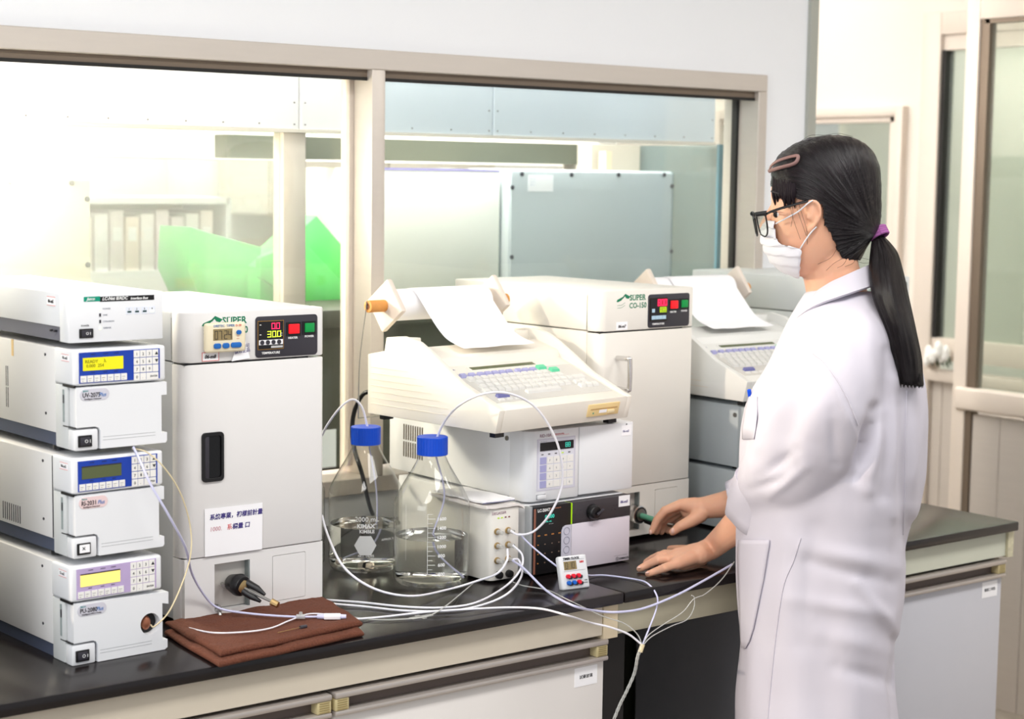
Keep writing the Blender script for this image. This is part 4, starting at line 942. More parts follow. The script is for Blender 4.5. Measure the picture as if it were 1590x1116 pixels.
# print on the rear bottle
wrap('2000 mL', .0125, .0985, va+.06, B2); wrap('KIMAX*', .0105, .0868, va+.06, B2, bold=.0004); wrap('KIMBLE', .0085, .0775, va+.06, B2, bold=.0003); wrap('NO. 14395', .0065, .0330, va+.04, B2)
m_ = M(); hexp = [(.0205*cos(radians(60*k)), .0205*sin(radians(60*k))) for k in range(6)]
def bend(poly, zc, ang, R, t=.0003, n=8):
    v = []; f = []
    xs = [-.0205+.041*k/n for k in range(n+1)]
    for x in xs:
        hh = .01775 if abs(x) <= .01025 else .01775*(.0205-abs(x))/.01025
        for z in (-hh, hh): v.append((R*cos(ang+x/R), R*sin(ang+x/R), zc+z))
    for k in range(n): f.append((2*k, 2*k+2, 2*k+3, 2*k+1))
    return M().add(v, f)
bend(None, .0545, va+.02, .0687).build('hexagon_mark', INKW, B2)
wrap('APPROX. VOL.', .0055, .062, va+.72, B2)
# graduated scale on the front bottle
sc_ = M(); ang = va-.12
def arcbar(a0, a1, z, h): 
    n = 5; R = .0687
    v = [(R*cos(a0+(a1-a0)*k/n), R*sin(a0+(a1-a0)*k/n), z+dz) for k in range(n+1) for dz in (0, h)]
    sc_.add(v, [(2*k, 2*k+2, 2*k+3, 2*k+1) for k in range(n)])
for k in range(14): arcbar(ang, ang+(.20 if k % 2 == 0 else .13), .0285+.0082*k, .0007)
arcbar(ang-.005, ang+.005, .0285, .107)
arcbar(ang-.62, ang-.61, .05, .10)
sc_.build('graduation_marks', INKW, B1)
for s_, z in (('400', .0285), ('600', .0449), ('800', .0613), ('1000', .0777), ('1200', .0941), ('1400', .1105), ('1600', .1269)):
    wrap(s_, .0084, z-.0026, ang+.36, B1, bold=.0002)
def loc_(t, p): return Vector(p)-t.location
# tubes inside the bottles, with inlet filters
M().tube(spline([loc_(B1, at_y(675, 700, .262)), loc_(B1, at_y(690, 770, .267)), loc_(B1, at_y(672, 840, .272)), loc_(B1, at_y(706, 896, .252))], 8), .0016, 8).build('suction_tube', TUBEL, B1, smooth=60)
M().tube([loc_(B1, at_y(705, 893, .252)), loc_(B1, at_y(711, 905, .252))], .0052, 12).build('inlet_filter', FOAM, B1, bevel=.0008)
M().tube(spline([loc_(B2, at_y(571, 680, .429)), loc_(B2, at_y(585, 770, .44)), loc_(B2, at_y(578, 838, .42)), loc_(B2, at_y(532, 868, .42))], 8), .0016, 8).build('suction_tube', TUBEL, B2, smooth=60)
M().tube([loc_(B2, at_y(532, 868, .42)), loc_(B2, at_y(523, 873, .42))], .0052, 12).build('inlet_filter', FOAM, B2, bevel=.0008)

# ------------------------------------------------------------------ six-button timer clock leaning on the pump
tc = thing('timer_clock', 'white square timer clock with red and blue buttons leaning against the pump', 'timer', tuple(at_z(874, 917, .8205)), -8)
tl = M().box(0, 0, 0, .058, .014, .060).build('case', WHITE, tc, bevel=.004, seg=3)
tl.rotation_euler = (radians(-16), 0, 0)
def onc(o): o.parent = tl; return o
onc(M().front(.0085, .0350, .0345, .0500, .0006).build('display', LCDT, tl)); seg7('0:10', .0115, .0370, .0046, .0110, INK, tl, y=-.0008)
text('TIMER CLOCK', .0052, INK, tl, (.0085, -.0003, .0530), bold=.0003, sx=1.0); text('24H', .0050, INKR, tl, (.0415, -.0003, .0455), bold=.0003); M().front(.007, .0325, .052, .0329, .0003).front(.007, .0518, .052, .0521, .0003).build('printed_line', CHAR, tl)
text('ON', .004, INK, tl, (.047, -.0003, .013)); text('MODEL', .003, INK, tl, (.044, -.0003, .009))
for k in range(3):
    for r in range(2):
        c_ = INKR if False else (mat('button_red', (232, 20, 50), .35) if (r == 0 or k == 2) else mat('button_blue', (10, 100, 200), .35))
        u = .0135+.0108*k; z = .0235-.0115*r
        M().tube([(u, .001, z), (u, -.0055, z)], [.0042, .0038], 14).build('button', c_, tl, bevel=.0008)
        M().tube([(u+.0035, .0005, z-.0018), (u+.0050, -.004, z-.0025)], [.0036, .003], 12).build('button_guard', CHAR, tl)
M().box(.020, .006, .002, .040, .034, .006).build('kickstand', WHITE, tc)

# ------------------------------------------------------------------ brown towel, needle
tw = thing('towel', 'folded brown terry towel on the bench under the grey oven edge', 'towel', (-.60, .0, BZ))
def towel_layer(pts, z0, th, seed):
    nx, ny = 90, 56; v = []; f = []
    A, B_, C_, D_ = [Vector(p) for p in pts]; Lx, Ly = (B_-A).length, (D_-A).length
    for s_ in (0, 1):
        for j in range(ny):
            for i in range(nx):
                a, b_ = (1-cos(pi*i/(nx-1)))/2, (1-cos(pi*j/(ny-1)))/2; p = (A*(1-a)+B_*a)*(1-b_)+(D_*(1-a)+C_*a)*b_
                k = min(1, min(a, 1-a)*Lx/(th*.6), min(b_, 1-b_)*Ly/(th*.6)); k = sqrt(max(0, 1-(1-k)**2))
                w_ = Vector((noise.noise(Vector((p.x*14, p.y*14, seed))), noise.noise(Vector((p.x*14, p.y*14, seed+9))), 0))*.004
                zz = z0+th*(.5+(s_-.5)*k)+((.0026*noise.noise(Vector((p.x*24, p.y*34, seed)))+.0009*noise.noise(Vector((p.x*160, p.y*160, seed)))) if s_ else .0)*k
                v.append((p.x+w_.x, p.y+w_.y, zz))
    for j in range(ny-1):
        for i in range(nx-1):
            a = j*nx+i; f.append((a, a+nx, a+nx+1, a+1)); b_ = a+nx*ny; f.append((b_, b_+1, b_+nx+1, b_+nx))
    e = [i for i in range(nx)]+[j*nx+nx-1 for j in range(1, ny)]+[(ny-1)*nx+i for i in range(nx-2, -1, -1)]+[j*nx for j in range(ny-2, 0, -1)]
    for k in range(len(e)): a, b_ = e[k], e[(k+1) % len(e)]; f.append((a, b_, b_+nx*ny, a+nx*ny))
    return M().add(v, f)
def tz(px, py, z=.83): p = at_z(px, py, z)-tw.location; return (p.x, p.y, 0)
towel_layer([tz(340, 1028), tz(566, 979), tz(500, 935), tz(254, 978)], .0003, .0095, 1).build('lower_fold', TOWEL, tw, smooth=70)
towel_layer([tz(343, 1021), tz(564, 972), tz(499, 930), tz(256, 971)], .0085, .0105, 4).build('upper_fold', TOWEL, tw, smooth=70)
nd = thing('syringe_needle', 'short steel needle lying on the brown towel', 'needle', at_z(468, 973, .8425))
a, b_ = at_z(431, 982, .842)-nd.location, at_z(466, 974, .842)-nd.location
M().tube([a, b_], .0006, 6).build('needle_shaft', BRASS, nd); M().tube([b_, b_+(b_-a)*.28], [.0030, .0026], 10).build('needle_hub', CHAR, nd)

# ------------------------------------------------------------------ tubing and cables
def cable(name, label, cat, pts, r, m_, n=8, group=None, ctrl=9):
    b_ = M().tube(spline(pts, ctrl), r, n).build(name, m_, None, smooth=80); return tag(b_, label, cat, group)
Y = at_y; Z = at_z
cable('tubing', 'white tube arching from behind grey oven down into the rear bottle cap', 'tube', [Y(500, 676, .50), Y(508, 660, .48), Y(527, 634, .45), Y(547, 620, .435), Y(562, 632, .43), Y(571, 664, .429)], .0021, TUBE)
cable('tubing', 'white tube looping from front bottle cap over the printer front to the port box', 'tube', [Y(675, 689, .262), Y(688, 658, .235), Y(712, 630, .17), Y(752, 611, .095), Y(795, 612, .085), Y(835, 636, .085), Y(866, 690, .09), Y(873, 750, .10), Y(855, 796, .115), Y(830, 824, .14), Y(806, 830, .155), Y(793, 824, .171)], .0021, TUBE)
cable('tubing', 'thick white tube looping in front of the glass bottles to the port box', 'tube', [Y(500, 800, .30), Y(508, 828, .27), Y(528, 872, .22), Y(556, 900, .18), Y(596, 919, .155), Y(645, 925, .145), Z(700, 914, .826), Z(740, 902, .835), Y(772, 890, .14), Y(787, 870, .15), Y(788, 852, .165)], .0021, TUBE)
cable('tubing', 'upper of two white tubes lying along the bench to the port box', 'tube', [Z(500, 931, .8235), Z(560, 935, .8235), Z(630, 942, .8235), Z(690, 943, .8235), Z(740, 935, .825), Y(785, 910, .12), Y(808, 884, .14), Y(811, 862, .155), Y(796, 846, .172)], .002, TUBE)
cable('tubing', 'lower of two white tubes lying along the bench to the port box', 'tube', [Z(500, 936, .8275), Z(560, 941, .8235), Z(630, 948, .8235), Z(700, 948, .8235), Z(752, 938, .825), Z(790, 920, .84), Y(810, 893, .135), Y(806, 870, .16), Y(797, 868, .172)], .002, TUBE)
cable('tubing', 'white tube running from clear connector along bench and over the edge into bundle', 'tube', [Z(516, 957, .843), Z(545, 961, .828), Z(600, 957, .823), Z(660, 950, .8275), Z(720, 946, .828), Z(790, 943, .8235), Z(840, 945, .8235), Z(880, 955, .824), Y(915, 966, -.004), Y(945, 973, -.012), Y(975, 984, -.02), Y(996, 1000, -.03)], .0019, TUBE)
cable('tubing', 'blue-white tube from left stack down across the grey oven to the connector', 'tube', [Y(207, 694, .122), Y(216, 712, .108), Y(234, 752, .09), Y(262, 800, .09), Y(288, 850, .12), Y(298, 890, .17), Y(318, 925, .197), Y(340, 944, .198), Z(385, 952, .845), Z(450, 957, .844), Z(516, 957, .843)], .0019, TUBEL)
cable('tubing', 'thin yellowish capillary looping from the left stack beside the grey oven', 'tube', [Y(205, 696, .13), Y(228, 702, .112), Y(255, 726, .105), Y(280, 765, .11), Y(295, 815, .12), Y(296, 860, .11), Y(283, 905, .10), Y(262, 950, .09), Y(240, 972, .098), Y(234, 970, .118)], .0011, TUBEY)
cable('tubing', 'thin white tube lying on the towel from under the grey oven to connector', 'tube', [Z(290, 974, .8365), Z(330, 982, .842), Z(380, 981, .8425), Z(420, 975, .8425), Z(450, 963, .8425), Z(480, 953, .843), Z(516, 954, .845)], .0013, TUBE)
cable('tubing', 'lilac tube from port box behind the timer clock, over bench edge to the right', 'tube', [Y(796, 870, .172), Y(815, 884, .13), Y(850, 918, .055), Z(890, 940, .826), Y(925, 948, .0), Y(960, 950, -.012), Y(1000, 944, -.012), Y(1050, 924, -.01), Y(1095, 900, -.008), Y(1137, 876, -.006)], .0022, TUBEL)
cable('tubing', 'lilac tube from upper port running behind timer clock to the bench', 'tube', [Y(806, 828, .165), Y(826, 848, .135), Y(858, 874, .10), Y(880, 888, .09), Z(915, 893, .826), Z(940, 893, .8235), Z(985, 899, .8235), Z(1006, 906, .8235), Y(1020, 925, -.006), Y(1019, 945, -.008), Y(1008, 975, -.02), Y(998, 1000, -.03)], .0016, TUBEL)
cable('tubing', 'thin clear tube from the port box along the bench front to the hanging bundle', 'tube', [Y(793, 902, .165), Z(812, 909, .826), Z(850, 916, .8235), Z(880, 930, .8235), Y(905, 942, -.003), Y(935, 956, -.008), Y(970, 968, -.015), Y(990, 985, -.022), Y(997, 1002, -.03)], .0011, TUBET)
cable('tubing', 'thin clear tube crossing the bench diagonally below the front bottle', 'tube', [Z(735, 905, .828), Z(715, 922, .8235), Z(690, 942, .832), Z(668, 955, .8235), Z(640, 960, .8235), Z(585, 962, .8235), Z(548, 958, .8235)], .0012, TUBET)
cable('tubing', 'clear capillary from bundle up to the coat side, upper strand', 'tube', [Y(998, 1000, -.03), Y(1008, 985, -.03), Y(1032, 968, -.03), Y(1060, 950, -.03), Y(1077, 930, -.028), Y(1095, 922, -.025), Y(1120, 900, -.02), Y(1140, 872, -.01)], .0010, TUBET)
cable('tubing', 'clear capillary from bundle up to the coat side, lower strand', 'tube', [Y(998, 1002, -.032), Y(1012, 988, -.032), Y(1042, 972, -.032), Y(1066, 962, -.032), Y(1077, 945, -.03), Y(1078, 928, -.028), Y(1074, 924, -.028)], .0010, TUBET)
hb = thing('tube_bundle', 'twisted bundle of clear capillaries hanging down in front of the bench recess', 'tubes', at_y(997, 1002, -.032))
for k in range(4):
    pts = [Y(997, 1000, -.032), Y(990, 1020, -.03), Y(985, 1045, -.025), Y(972, 1075, -.02), Y(962, 1095, -.015), Y(950, 1125, -.01)]
    pp = [p-hb.location for p in spline(pts, 10)]
    M().tube([p+Vector((.0022*cos(i*.5+k*pi/2), .0022*sin(i*.5+k*pi/2), 0)) for i, p in enumerate(pp)], .0011, 6).build('capillary', TUBET, hb, smooth=80)
M().tube([Y(998, 1000, -.032)-hb.location, Y(994, 1012, -.031)-hb.location], .0042, 8).build('wrap_band', TUBEY, hb)
cn = thing('tube_connector', 'clear white plastic union joining tubes on the brown towel corner', 'connector', at_z(516, 957, .8435))
ax_ = (at_z(526, 957, .8435)-at_z(506, 957, .8435)).normalized()
M().tube([-ax_*.013, ax_*.013], .0058, 6).build('union_body', mat('clear_white_plastic', (244, 244, 250), .25), cn, bevel=.0008); M().tube([ax_*-.024, ax_*-.013], [.0035, .004], 10).build('ferrule_nut', TUBEL, cn); M().tube([ax_*.013, ax_*.022], [.004, .0032], 10).build('ferrule_nut', TUBEL, cn)
c2 = thing('tube_clip', 'small clear clip on the tube left of the white union', 'clip', at_z(467, 957, .8445))
M().tube([-ax_*.007, ax_*.007], .0040, 6).build('clip_body', TUBET, c2); M().box(-.002, -.002, .002, .002, .002, .0075).build('clip_tab', TUBET, c2)
pr_ = thing('tape_mark', 'clear tape pieces holding tubes to the bench front', 'tape', at_z(655, 957, .821))
M().box(-.022, -.005, -.0008, .02, .006, .0004).build('tape_strip', TUBET, pr_); M().box(-.006, -.012, -.0008, .002, .012, .0004).build('tape_strip', TUBET, pr_)
cable('power_cable', 'black cable curving down beside the window post behind the rear bottle', 'cable', [Y(578, 607, .60), Y(563, 613, .62), Y(550, 640, .64), Y(547, 672, .64), Y(551, 700, .62), Y(562, 735, .60), Z(580, 800, .8252), Z(605, 790, .8252)], .0045, BLACK)
cable('wire', 'thin grey wire hanging from the oven handle side behind printer', 'wire', [Y(1160, 470, .52), Y(1158, 440, .55), Y(1150, 425, .6)], .0008, CHAR) if False else None
# ------------------------------------------------------------------ the person
D0 = 3.17
FH = Vector((sin(YAW), cos(YAW), 0))
def S(px, py, s=0): v = ray(px, py); return CAM_LOC + v*((D0-s)*cos(PITCH)/v.dot(FH))        # upright plane at the figure's axis
BASE = S(1275, 960); BASE = Vector((BASE.x, BASE.y, 0))
person = thing('person', 'person in a white lab coat, face mask and glasses working at the bench', 'person', BASE)
L = lambda p: Vector(p)-BASE
def T(px, py, s=0): return L(S(px, py, s))
TOCAM = (CAM_LOC-S(1275, 600)); TOCAM.z = 0; TOCAM.normalize()
def lerp(tab, y):        # smooth (cubic) table lookup
    if y <= tab[0][0]: return tab[0][1:]
    for i in range(len(tab)-1):
        a, b_ = tab[i], tab[i+1]
        if y <= b_[0]:
            h = b_[0]-a[0]; k = (y-a[0])/h; p_ = tab[max(0, i-1)]; n_ = tab[min(len(tab)-1, i+2)]; out = []
            for j in range(1, len(a)):
                m0 = (b_[j]-p_[j])/max(1e-6, b_[0]-p_[0])*h; m1 = (n_[j]-a[j])/max(1e-6, n_[0]-a[0])*h
                out.append((2*k**3-3*k*k+1)*a[j]+(k**3-2*k*k+k)*m0+(3*k*k-2*k**3)*b_[j]+(k**3-k*k)*m1)
            return tuple(out)
    return tab[-1][1:]
def voxel(m_, name, vox, it, mt, parent):
    me = bpy.data.meshes.new(name); me.from_pydata([tuple(p) for p in m_.v], [], m_.f)
    bm = bmesh.new(); bm.from_mesh(me); bmesh.ops.recalc_face_normals(bm, faces=bm.faces); bm.to_mesh(me); bm.free()
    o = bpy.data.objects.new('tmp', me); COL.objects.link(o)
    r = o.modifiers.new('r', 'REMESH'); r.mode = 'VOXEL'; r.voxel_size = vox; r.use_smooth_shade = True
    if it: q = o.modifiers.new('s', 'SMOOTH'); q.factor = .5; q.iterations = it
    me2 = eval_mesh(o, name); me2.materials.clear(); me2.shade_smooth()
    return link(name, me2, mt, parent)

# ---- body: one skin surface
HEAD = [(213, 1272, 1312, .026), (217, 1258, 1326, .042), (226, 1238, 1340, .058), (242, 1219, 1352, .070), (265, 1203, 1359, .0775), (295, 1197, 1361, .0795), (318, 1198, 1359, .0785),
        (340, 1197, 1352, .0765), (360, 1197, 1342, .072), (380, 1199, 1328, .066), (400, 1203, 1312, .057), (415, 1211, 1298, .045), (424, 1222, 1286, .032), (429, 1236, 1276, .018)]
def head_pt(py, t, grow=0):
    l, r, hw = lerp(HEAD, py); c = (l+r)/2; a = (r-l)/2+grow/.00116; hw += grow
    # t = 0 at the back of the head, pi at the face; slightly squarer than an ellipse
    x = cos(t); y = sin(t); k = (abs(x)**2.3+abs(y)**2.3)**(-1/2.3)
    return T(c+a*x*k, py, hw*y*k*(1-.10*max(0, -x)))
bm_ = M()
ys = [213, 217, 222, 228, 236, 246, 258, 270, 284, 298, 312, 326, 340, 352, 364, 376, 388, 400, 410, 418, 424, 429]
bm_.rings([[head_pt(y, 2*pi*k/40) for k in range(40)] for y in ys])
def limb(pts, rr, n=14, flat=1): bm_.tube(pts, rr, n, True, flat, True)
bm_.rings([[T(1187+c*3, 349+dy, 0)+Vector((0, 0, 0)) for c in (0,)]*3 for dy in (0,)]) if False else None
limb([T(1200, 322, 0), T(1192, 340, 0), T(1187, 352, 0)], [.006, .0085, .010])        # nose
limb([T(1190, 356, .008), T(1190, 356, -.008)], [.006, .006])
limb([T(1204, 376, .018), T(1199, 377, 0), T(1204, 376, -.018)], [.004, .0055, .004]); limb([T(1206, 384, .016), T(1201, 385, 0), T(1206, 384, -.016)], [.004, .006, .004])
for sg in (1, -1):        # ears
    e0 = .0745*sg
    ear = spline([T(1254, 331, e0), T(1253, 317, e0+.006*sg), T(1262, 312, e0+.011*sg), T(1271, 318, e0+.013*sg), T(1273, 332, e0+.012*sg), T(1268, 345, e0+.009*sg), T(1260, 355, e0+.005*sg), T(1256, 360, e0+.001*sg)], 5)
    bm_.tube(ear, .0036, 8); bm_.ell(T(1264, 330, e0+.004*sg), .009, .006, .020, 12, 8); bm_.ell(T(1258, 354, e0+.002*sg), .006, .005, .008, 10, 6); bm_.ell(T(1255, 337, e0+.005*sg), .004, .004, .006, 8, 6)
limb([T(1283, 380, 0), T(1290, 420, 0), T(1303, 470, 0), T(1312, 510, 0)], [.052, .050, .054, .060], 20)     # neck
for r_ in ([(1311, 505, .06, .10), (1312, 540, .08, .17), (1308, 600, .11, .16), (1300, 700, .12, .14), (1285, 800, .115, .135), (1275, 900, .125, .14), (1272, 985, .12, .15)],):
    bm_.rings([[T(px+a*cos(2*pi*k/24)/.00116, py, b_*sin(2*pi*k/24)) for k in range(24)] for px, py, a, b_ in r_])
def shoulder_arm(sh, el, wr, r): limb([sh, (sh+el)/2, el, (el*.6+wr*.4), wr], r)
# left arm (towards the camera): hand flat on the bench
B = lambda px, py, z: L(at_z(px, py, z))
lw = B(1103, 852, .857)
eln = T(1238, 738, .03)
limb([T(1305, 545, .135), T(1275, 640, .10), eln], [.050, .044, .038]); fm = lambda k: eln*(1-k)+lw*k
limb([eln, fm(.35), fm(.62), fm(.85), lw, B(1084, 860, .853)], [.038, .038, .0325, .0245, .0215, .0205], 18)
mc = [(1049, 875, .843), (1046, 868.5, .847), (1045, 864, .850), (1049, 861, .848)]   # pinky .. index knuckles
for (px, py, z), r0 in zip(mc, (.0115, .0125, .0125, .012)):
    limb([lw, (lw+B(px, py, z))/2, B(px, py, z)], [.017, .016, r0])
limb([B(1092, 862, .842), B(1068, 872, .838)], [.015, .0135]); limb([B(1090, 868, .836), B(1060, 877, .834)], [.0125, .0105])
fing = [[(1049, 875.5, .842), (1030, 882, .839), (1017, 887, .831), (1006, 891, .8265)], [(1046, 868, .846), (1021, 869, .847), (1005, 877, .835), (993, 883, .8275)],
        [(1045, 864, .849), (1024, 863, .848), (1012, 868, .836), (1003, 873, .828)], [(1049, 861, .847), (1032, 860, .845), (1021, 864, .835), (1013, 868, .828)]]
rad = [[.0088, .0082, .0072, .0060], [.0098, .0092, .0080, .0065], [.0098, .0092, .0080, .0066], [.0096, .0090, .0078, .0064]]
for f_, r_ in zip(fing, rad): limb([B(*p) for p in f_], r_, 12)
limb([B(1090, 853, .842), B(1068, 855, .838), B(1050, 853, .833), B(1040, 852, .829)], [.014, .0115, .0092, .007], 12)     # thumb, far side
DS = -.003
# right arm (away from the camera): finger and thumb on the oven's lever
rw = T(1094, 788, -.245+DS); elf = T(1205, 770, -.20)
limb([T(1312, 545, -.14), T(1270, 660, -.17), elf], [.050, .044, .036]); gm = lambda k: elf*(1-k)+rw*k
limb([elf, gm(.4), gm(.75), rw, T(1084, 789, -.248)], [.036, .033, .0255, .0215, .021], 18)
kn = [(1060, 783, -.252), (1057, 784, -.272), (1060, 789, -.291), (1066, 794, -.307)]
for (px, py, s), r0 in zip(kn, (.0125, .0125, .012, .011)): limb([rw, T((px+1094)/2, (py+786)/2, (s-.245)/2), T(px, py, s)], [.018, .0165, r0])
limb([T(1088, 797, -.24), T(1068, 795, -.265)], [.015, .014])
fing2 = [[(1058, 782, -.252), (1032, 793, -.252), (1020, 807, -.252), (1012, 825, -.250)], [(1057, 786, -.272), (1035, 800, -.280), (1024, 813, -.282), (1019, 826, -.276)],
         [(1060, 790, -.291), (1040, 806, -.302), (1030, 817, -.300), (1027, 826, -.290)], [(1066, 796, -.307), (1050, 810, -.315), (1041, 818, -.310), (1037, 825, -.300)]]
for f_, r_ in zip(fing2, ([.0102, .0094, .0084, .0066], [.0098, .0092, .0082, .0066], [.0096, .009, .008, .0064], [.0086, .0080, .0070, .0056])): limb([T(*p) for p in f_], r_, 12)
limb([T(1088, 799, -.235), T(1073, 809, -.225), T(1056, 817, -.222), T(1044, 826, -.226)], [.0155, .0125, .0100, .0074], 12)
# legs
H0_ = L(BASE)+Vector((0, 0, .80)); toL = TOCAM*.072; fw = Vector((-TOCAM.y, TOCAM.x, 0)); fw = fw if fw.dot(_r) < 0 else -fw
for sg in (1, -1):
    o_ = toL*sg; limb([H0_+o_*.8+Vector((0, 0, -.02)), H0_+o_+Vector((0, 0, -.34)), o_+Vector((0, 0, .28)), o_+Vector((0, 0, .09))], [.085, .060, .052, .036])
    limb([o_+Vector((0, 0, .06))-fw*.03, o_+fw*.13+Vector((0, 0, .035))], [.034, .026])
body = voxel(bm_, 'body', .0026, 3, SKIN, person)
# fingernails
for p, q in ((fing[0][-1], .7), (fing[1][-1], .7)):
    c_ = B(p[0]-1.0, p[1]-2.2, p[2]+.0046); M().ell(c_, .0042, .0034, .0016, 10, 6).build('fingernail', NAIL, person, smooth=80)
M().ell(T(1045, 824, -.2185), .0046, .0030, .0062, 10, 6).build('fingernail', NAIL, person, smooth=80)
M().ell(T(1010, 826, -.2450), .0036, .0030, .0052, 10, 6).build('fingernail', NAIL, person, smooth=80)

# ---- trousers and shoes (below the coat)
for sg in (1, -1):
    o_ = toL*sg
    M().tube([H0_+o_*.9, H0_+o_+Vector((0, 0, -.34)), o_+Vector((0, 0, .28)), o_+Vector((0, 0, .07))], [.070, .066, .062, .058], 24).build('trouser_leg', TROUS, person, smooth=60)
    R = []
    for k, (f_, z1, wd) in enumerate(((-.075, .05, .02), (-.065, .085, .034), (-.02, .095, .039), (.04, .085, .042), (.10, .06, .046), (.15, .045, .042), (.178, .03, .022))):
        cc = o_+fw*f_; sd = TOCAM
        R.append([cc+sd*wd*cos(2*pi*i/16)+Vector((0, 0, max(0, z1/2+z1/2*sin(2*pi*i/16)))) for i in range(16)])
    M().rings(R).build('shoe', BLACK, person, smooth=60)

# ---- lab coat
COAT = [(452, 1252, 1362, .075), (470, 1240, 1380, .105), (490, 1228, 1396, .140), (507, 1219, 1407, .158), (530, 1209, 1418, .170), (556, 1198, 1428, .174), (580, 1184, 1435, .174), (602, 1168, 1440, .172), (632, 1155, 1442, .17), (664, 1149, 1442, .17), (742, 1146, 1436, .165), (790, 1144, 1427, .16),
        (835, 1142, 1408, .155), (906, 1144, 1405, .155), (960, 1147, 1400, .155), (1000, 1148, 1388, .155), (1046, 1145, 1389, .158), (1116, 1141, 1394, .165), (1180, 1138, 1400, .17), (1260, 1134, 1406, .175)]
def coat_s(px, py):
    l, r, hw = lerp(COAT, py); k = (px-(l+r)/2)/((r-l)/2); return hw*sqrt(max(.0, 1-min(1, abs(k))**2.3))
def coat_ring(py, n=56):
    l, r, hw = lerp(COAT, py); c = (l+r)/2; a = (r-l)/2; out = []
    for k in range(n):
        t = 2*pi*k/n; x, y = cos(t), sin(t); q = (abs(x)**2.25+abs(y)**2.25)**(-1/2.25)
        fl = .004*sin(9*t+py*.004)*max(0, min(1, (py-780)/200))
        out.append(T(c+a*x*q*(1 if abs(x) > .9 else 1), py, (hw+fl)*y*q*(1 if y > 0 else .86)))
    return out
cm = M(); cm.rings([coat_ring(y) for y in (452, 460, 470, 480, 490, 500, 512, 530, 556, 580, 602, 632, 664, 700, 742, 790, 820, 850, 880, 906, 940, 970, 1000, 1046, 1080, 1116, 1180, 1260)])
def sleeve(P, R): cm.tube(spline(P, 6), [r for a, b_ in zip(R, R[1:]) for r in [a+(b_-a)*k/6 for k in range(6)]]+[R[-1]], 32)
sleeve([T(1318, 520, .09), T(1299, 560, .125), T(1280, 625, .135), T(1256, 680, .115), T(1226, 730, .085), T(1192, 770, .045), T(1180, 792, .030)], [.058, .070, .088, .092, .086, .066, .050])
sleeve([T(1318, 530, -.09), T(1300, 570, -.125), T(1270, 640, -.165), T(1230, 720, -.20), T(1190, 765, -.21), T(1160, 782, -.215)], [.05, .066, .075, .072, .060, .05])
coat = voxel(cm, 'lab_coat', .006, 5, COATM, person)
folds = [(1357, 634, 1328, 742, 9, -.016), (1369, 640, 1347, 760, 11, .010), (1378, 545, 1372, 770, 10, -.007), (1402, 612, 1404, 835, 12, -.009), (1388, 590, 1390, 800, 9, .006), (1418, 620, 1420, 800, 9, .006),
         (1268, 548, 1335, 690, 4, .004), (1300, 575, 1255, 700, 26, .006), (1250, 590, 1212, 720, 16, -.006), (1225, 580, 1180, 690, 14, .007), (1290, 640, 1300, 720, 9, -.005), (1236, 700, 1180, 740, 9, -.005), (1250, 725, 1195, 770, 8, .006), (1215, 745, 1165, 760, 7, -.005),
         (1246, 850, 1392, 880, 14, .006), (1255, 872, 1385, 905, 10, -.005), (1230, 930, 1385, 955, 12, .005), (1275, 985, 1385, 1010, 16, .006), (1300, 1035, 1386, 1060, 12, -.006), (1330, 905, 1400, 990, 10, .006), (1385, 990, 1386, 1116, 5, -.006),
         (1300, 500, 1330, 640, 18, .004), (1222, 840, 1200, 1116, 18, .005), (1340, 480, 1362, 620, 12, .005), (1265, 820, 1245, 1000, 16, -.005)]
mw = Matrix.Translation(BASE)
def project(p):
    v = p-CAM_LOC; z = v.dot(_f); return 795+FPX*v.dot(_r)/z, 558-FPX*v.dot(_u)/z, z
nrm = [v.normal.copy() for v in coat.data.vertices]
for v, n_ in zip(coat.data.vertices, nrm):
    px, py, z = project(BASE+v.co); d = 0
    if z < D0+.05:
        for x0, y0, x1, y1, wd, am in folds:
            ex, ey = x1-x0, y1-y0; t = ((px-x0)*ex+(py-y0)*ey)/(ex*ex+ey*ey); tc = max(0, min(1, t))
            dd = ((px-x0-ex*tc)**2+(py-y0-ey*tc)**2)/(wd*wd)
            if dd < 9: d += am*math.exp(-dd)*(sin(pi*max(.12, min(.88, t)))**.7)
    k = .0035*noise.noise(v.co*9)+.0022*noise.noise(Vector((v.co.x*22, v.co.y*22, v.co.z*10)))
    v.co += n_*(d+k)
coat.data.update()
from mathutils.bvhtree import BVHTree
_bv = BVHTree.FromPolygons([BASE+v.co for v in coat.data.vertices], [tuple(q.vertices) for q in coat.data.polygons])
def surf(px, py, off=0):       # point of the coat's surface facing the camera
    d = ray(px, py).normalized(); h = _bv.ray_cast(CAM_LOC, d)
    if h[0] is None: return T(px, py, coat_s(px, py)+off)
    return L(h[0]+(h[1] if h[1].dot(d) < 0 else -h[1])*off)
# rolled cuff, open ring
def cuff(name, c0, c1, r0, r1, wob):
    R = []; ax_ = (c1-c0).normalized(); up = ax_.orthogonal().normalized(); bi = ax_.cross(up)
    for k, rr in ((0, r0), (.0, r0+.006), (.35, r0*.62+r1*.38+.0085), (.75, r1+.0085), (1, r1+.005), (1.02, r1), (.9, r1-.004), (.4, r1-.002)):
        cc = c0.lerp(c1, k); R.append([cc+(up*cos(2*pi*i/48)+bi*sin(2*pi*i/48))*(rr+wob*noise.noise(Vector((cos(2*pi*i/48)*2, sin(2*pi*i/48)*2, k*2+wob*99)))) for i in range(48)])
    return M().rings(R, cap=False).build(name, COATM, person, smooth=70)
cuff('rolled_cuff', T(1197, 753, .054), T(1173, 806, .024), .0610, .0535, .006)
cuff('rolled_cuff', T(1172, 772, -.213), T(1140, 783, -.222), .048, .040, .006)
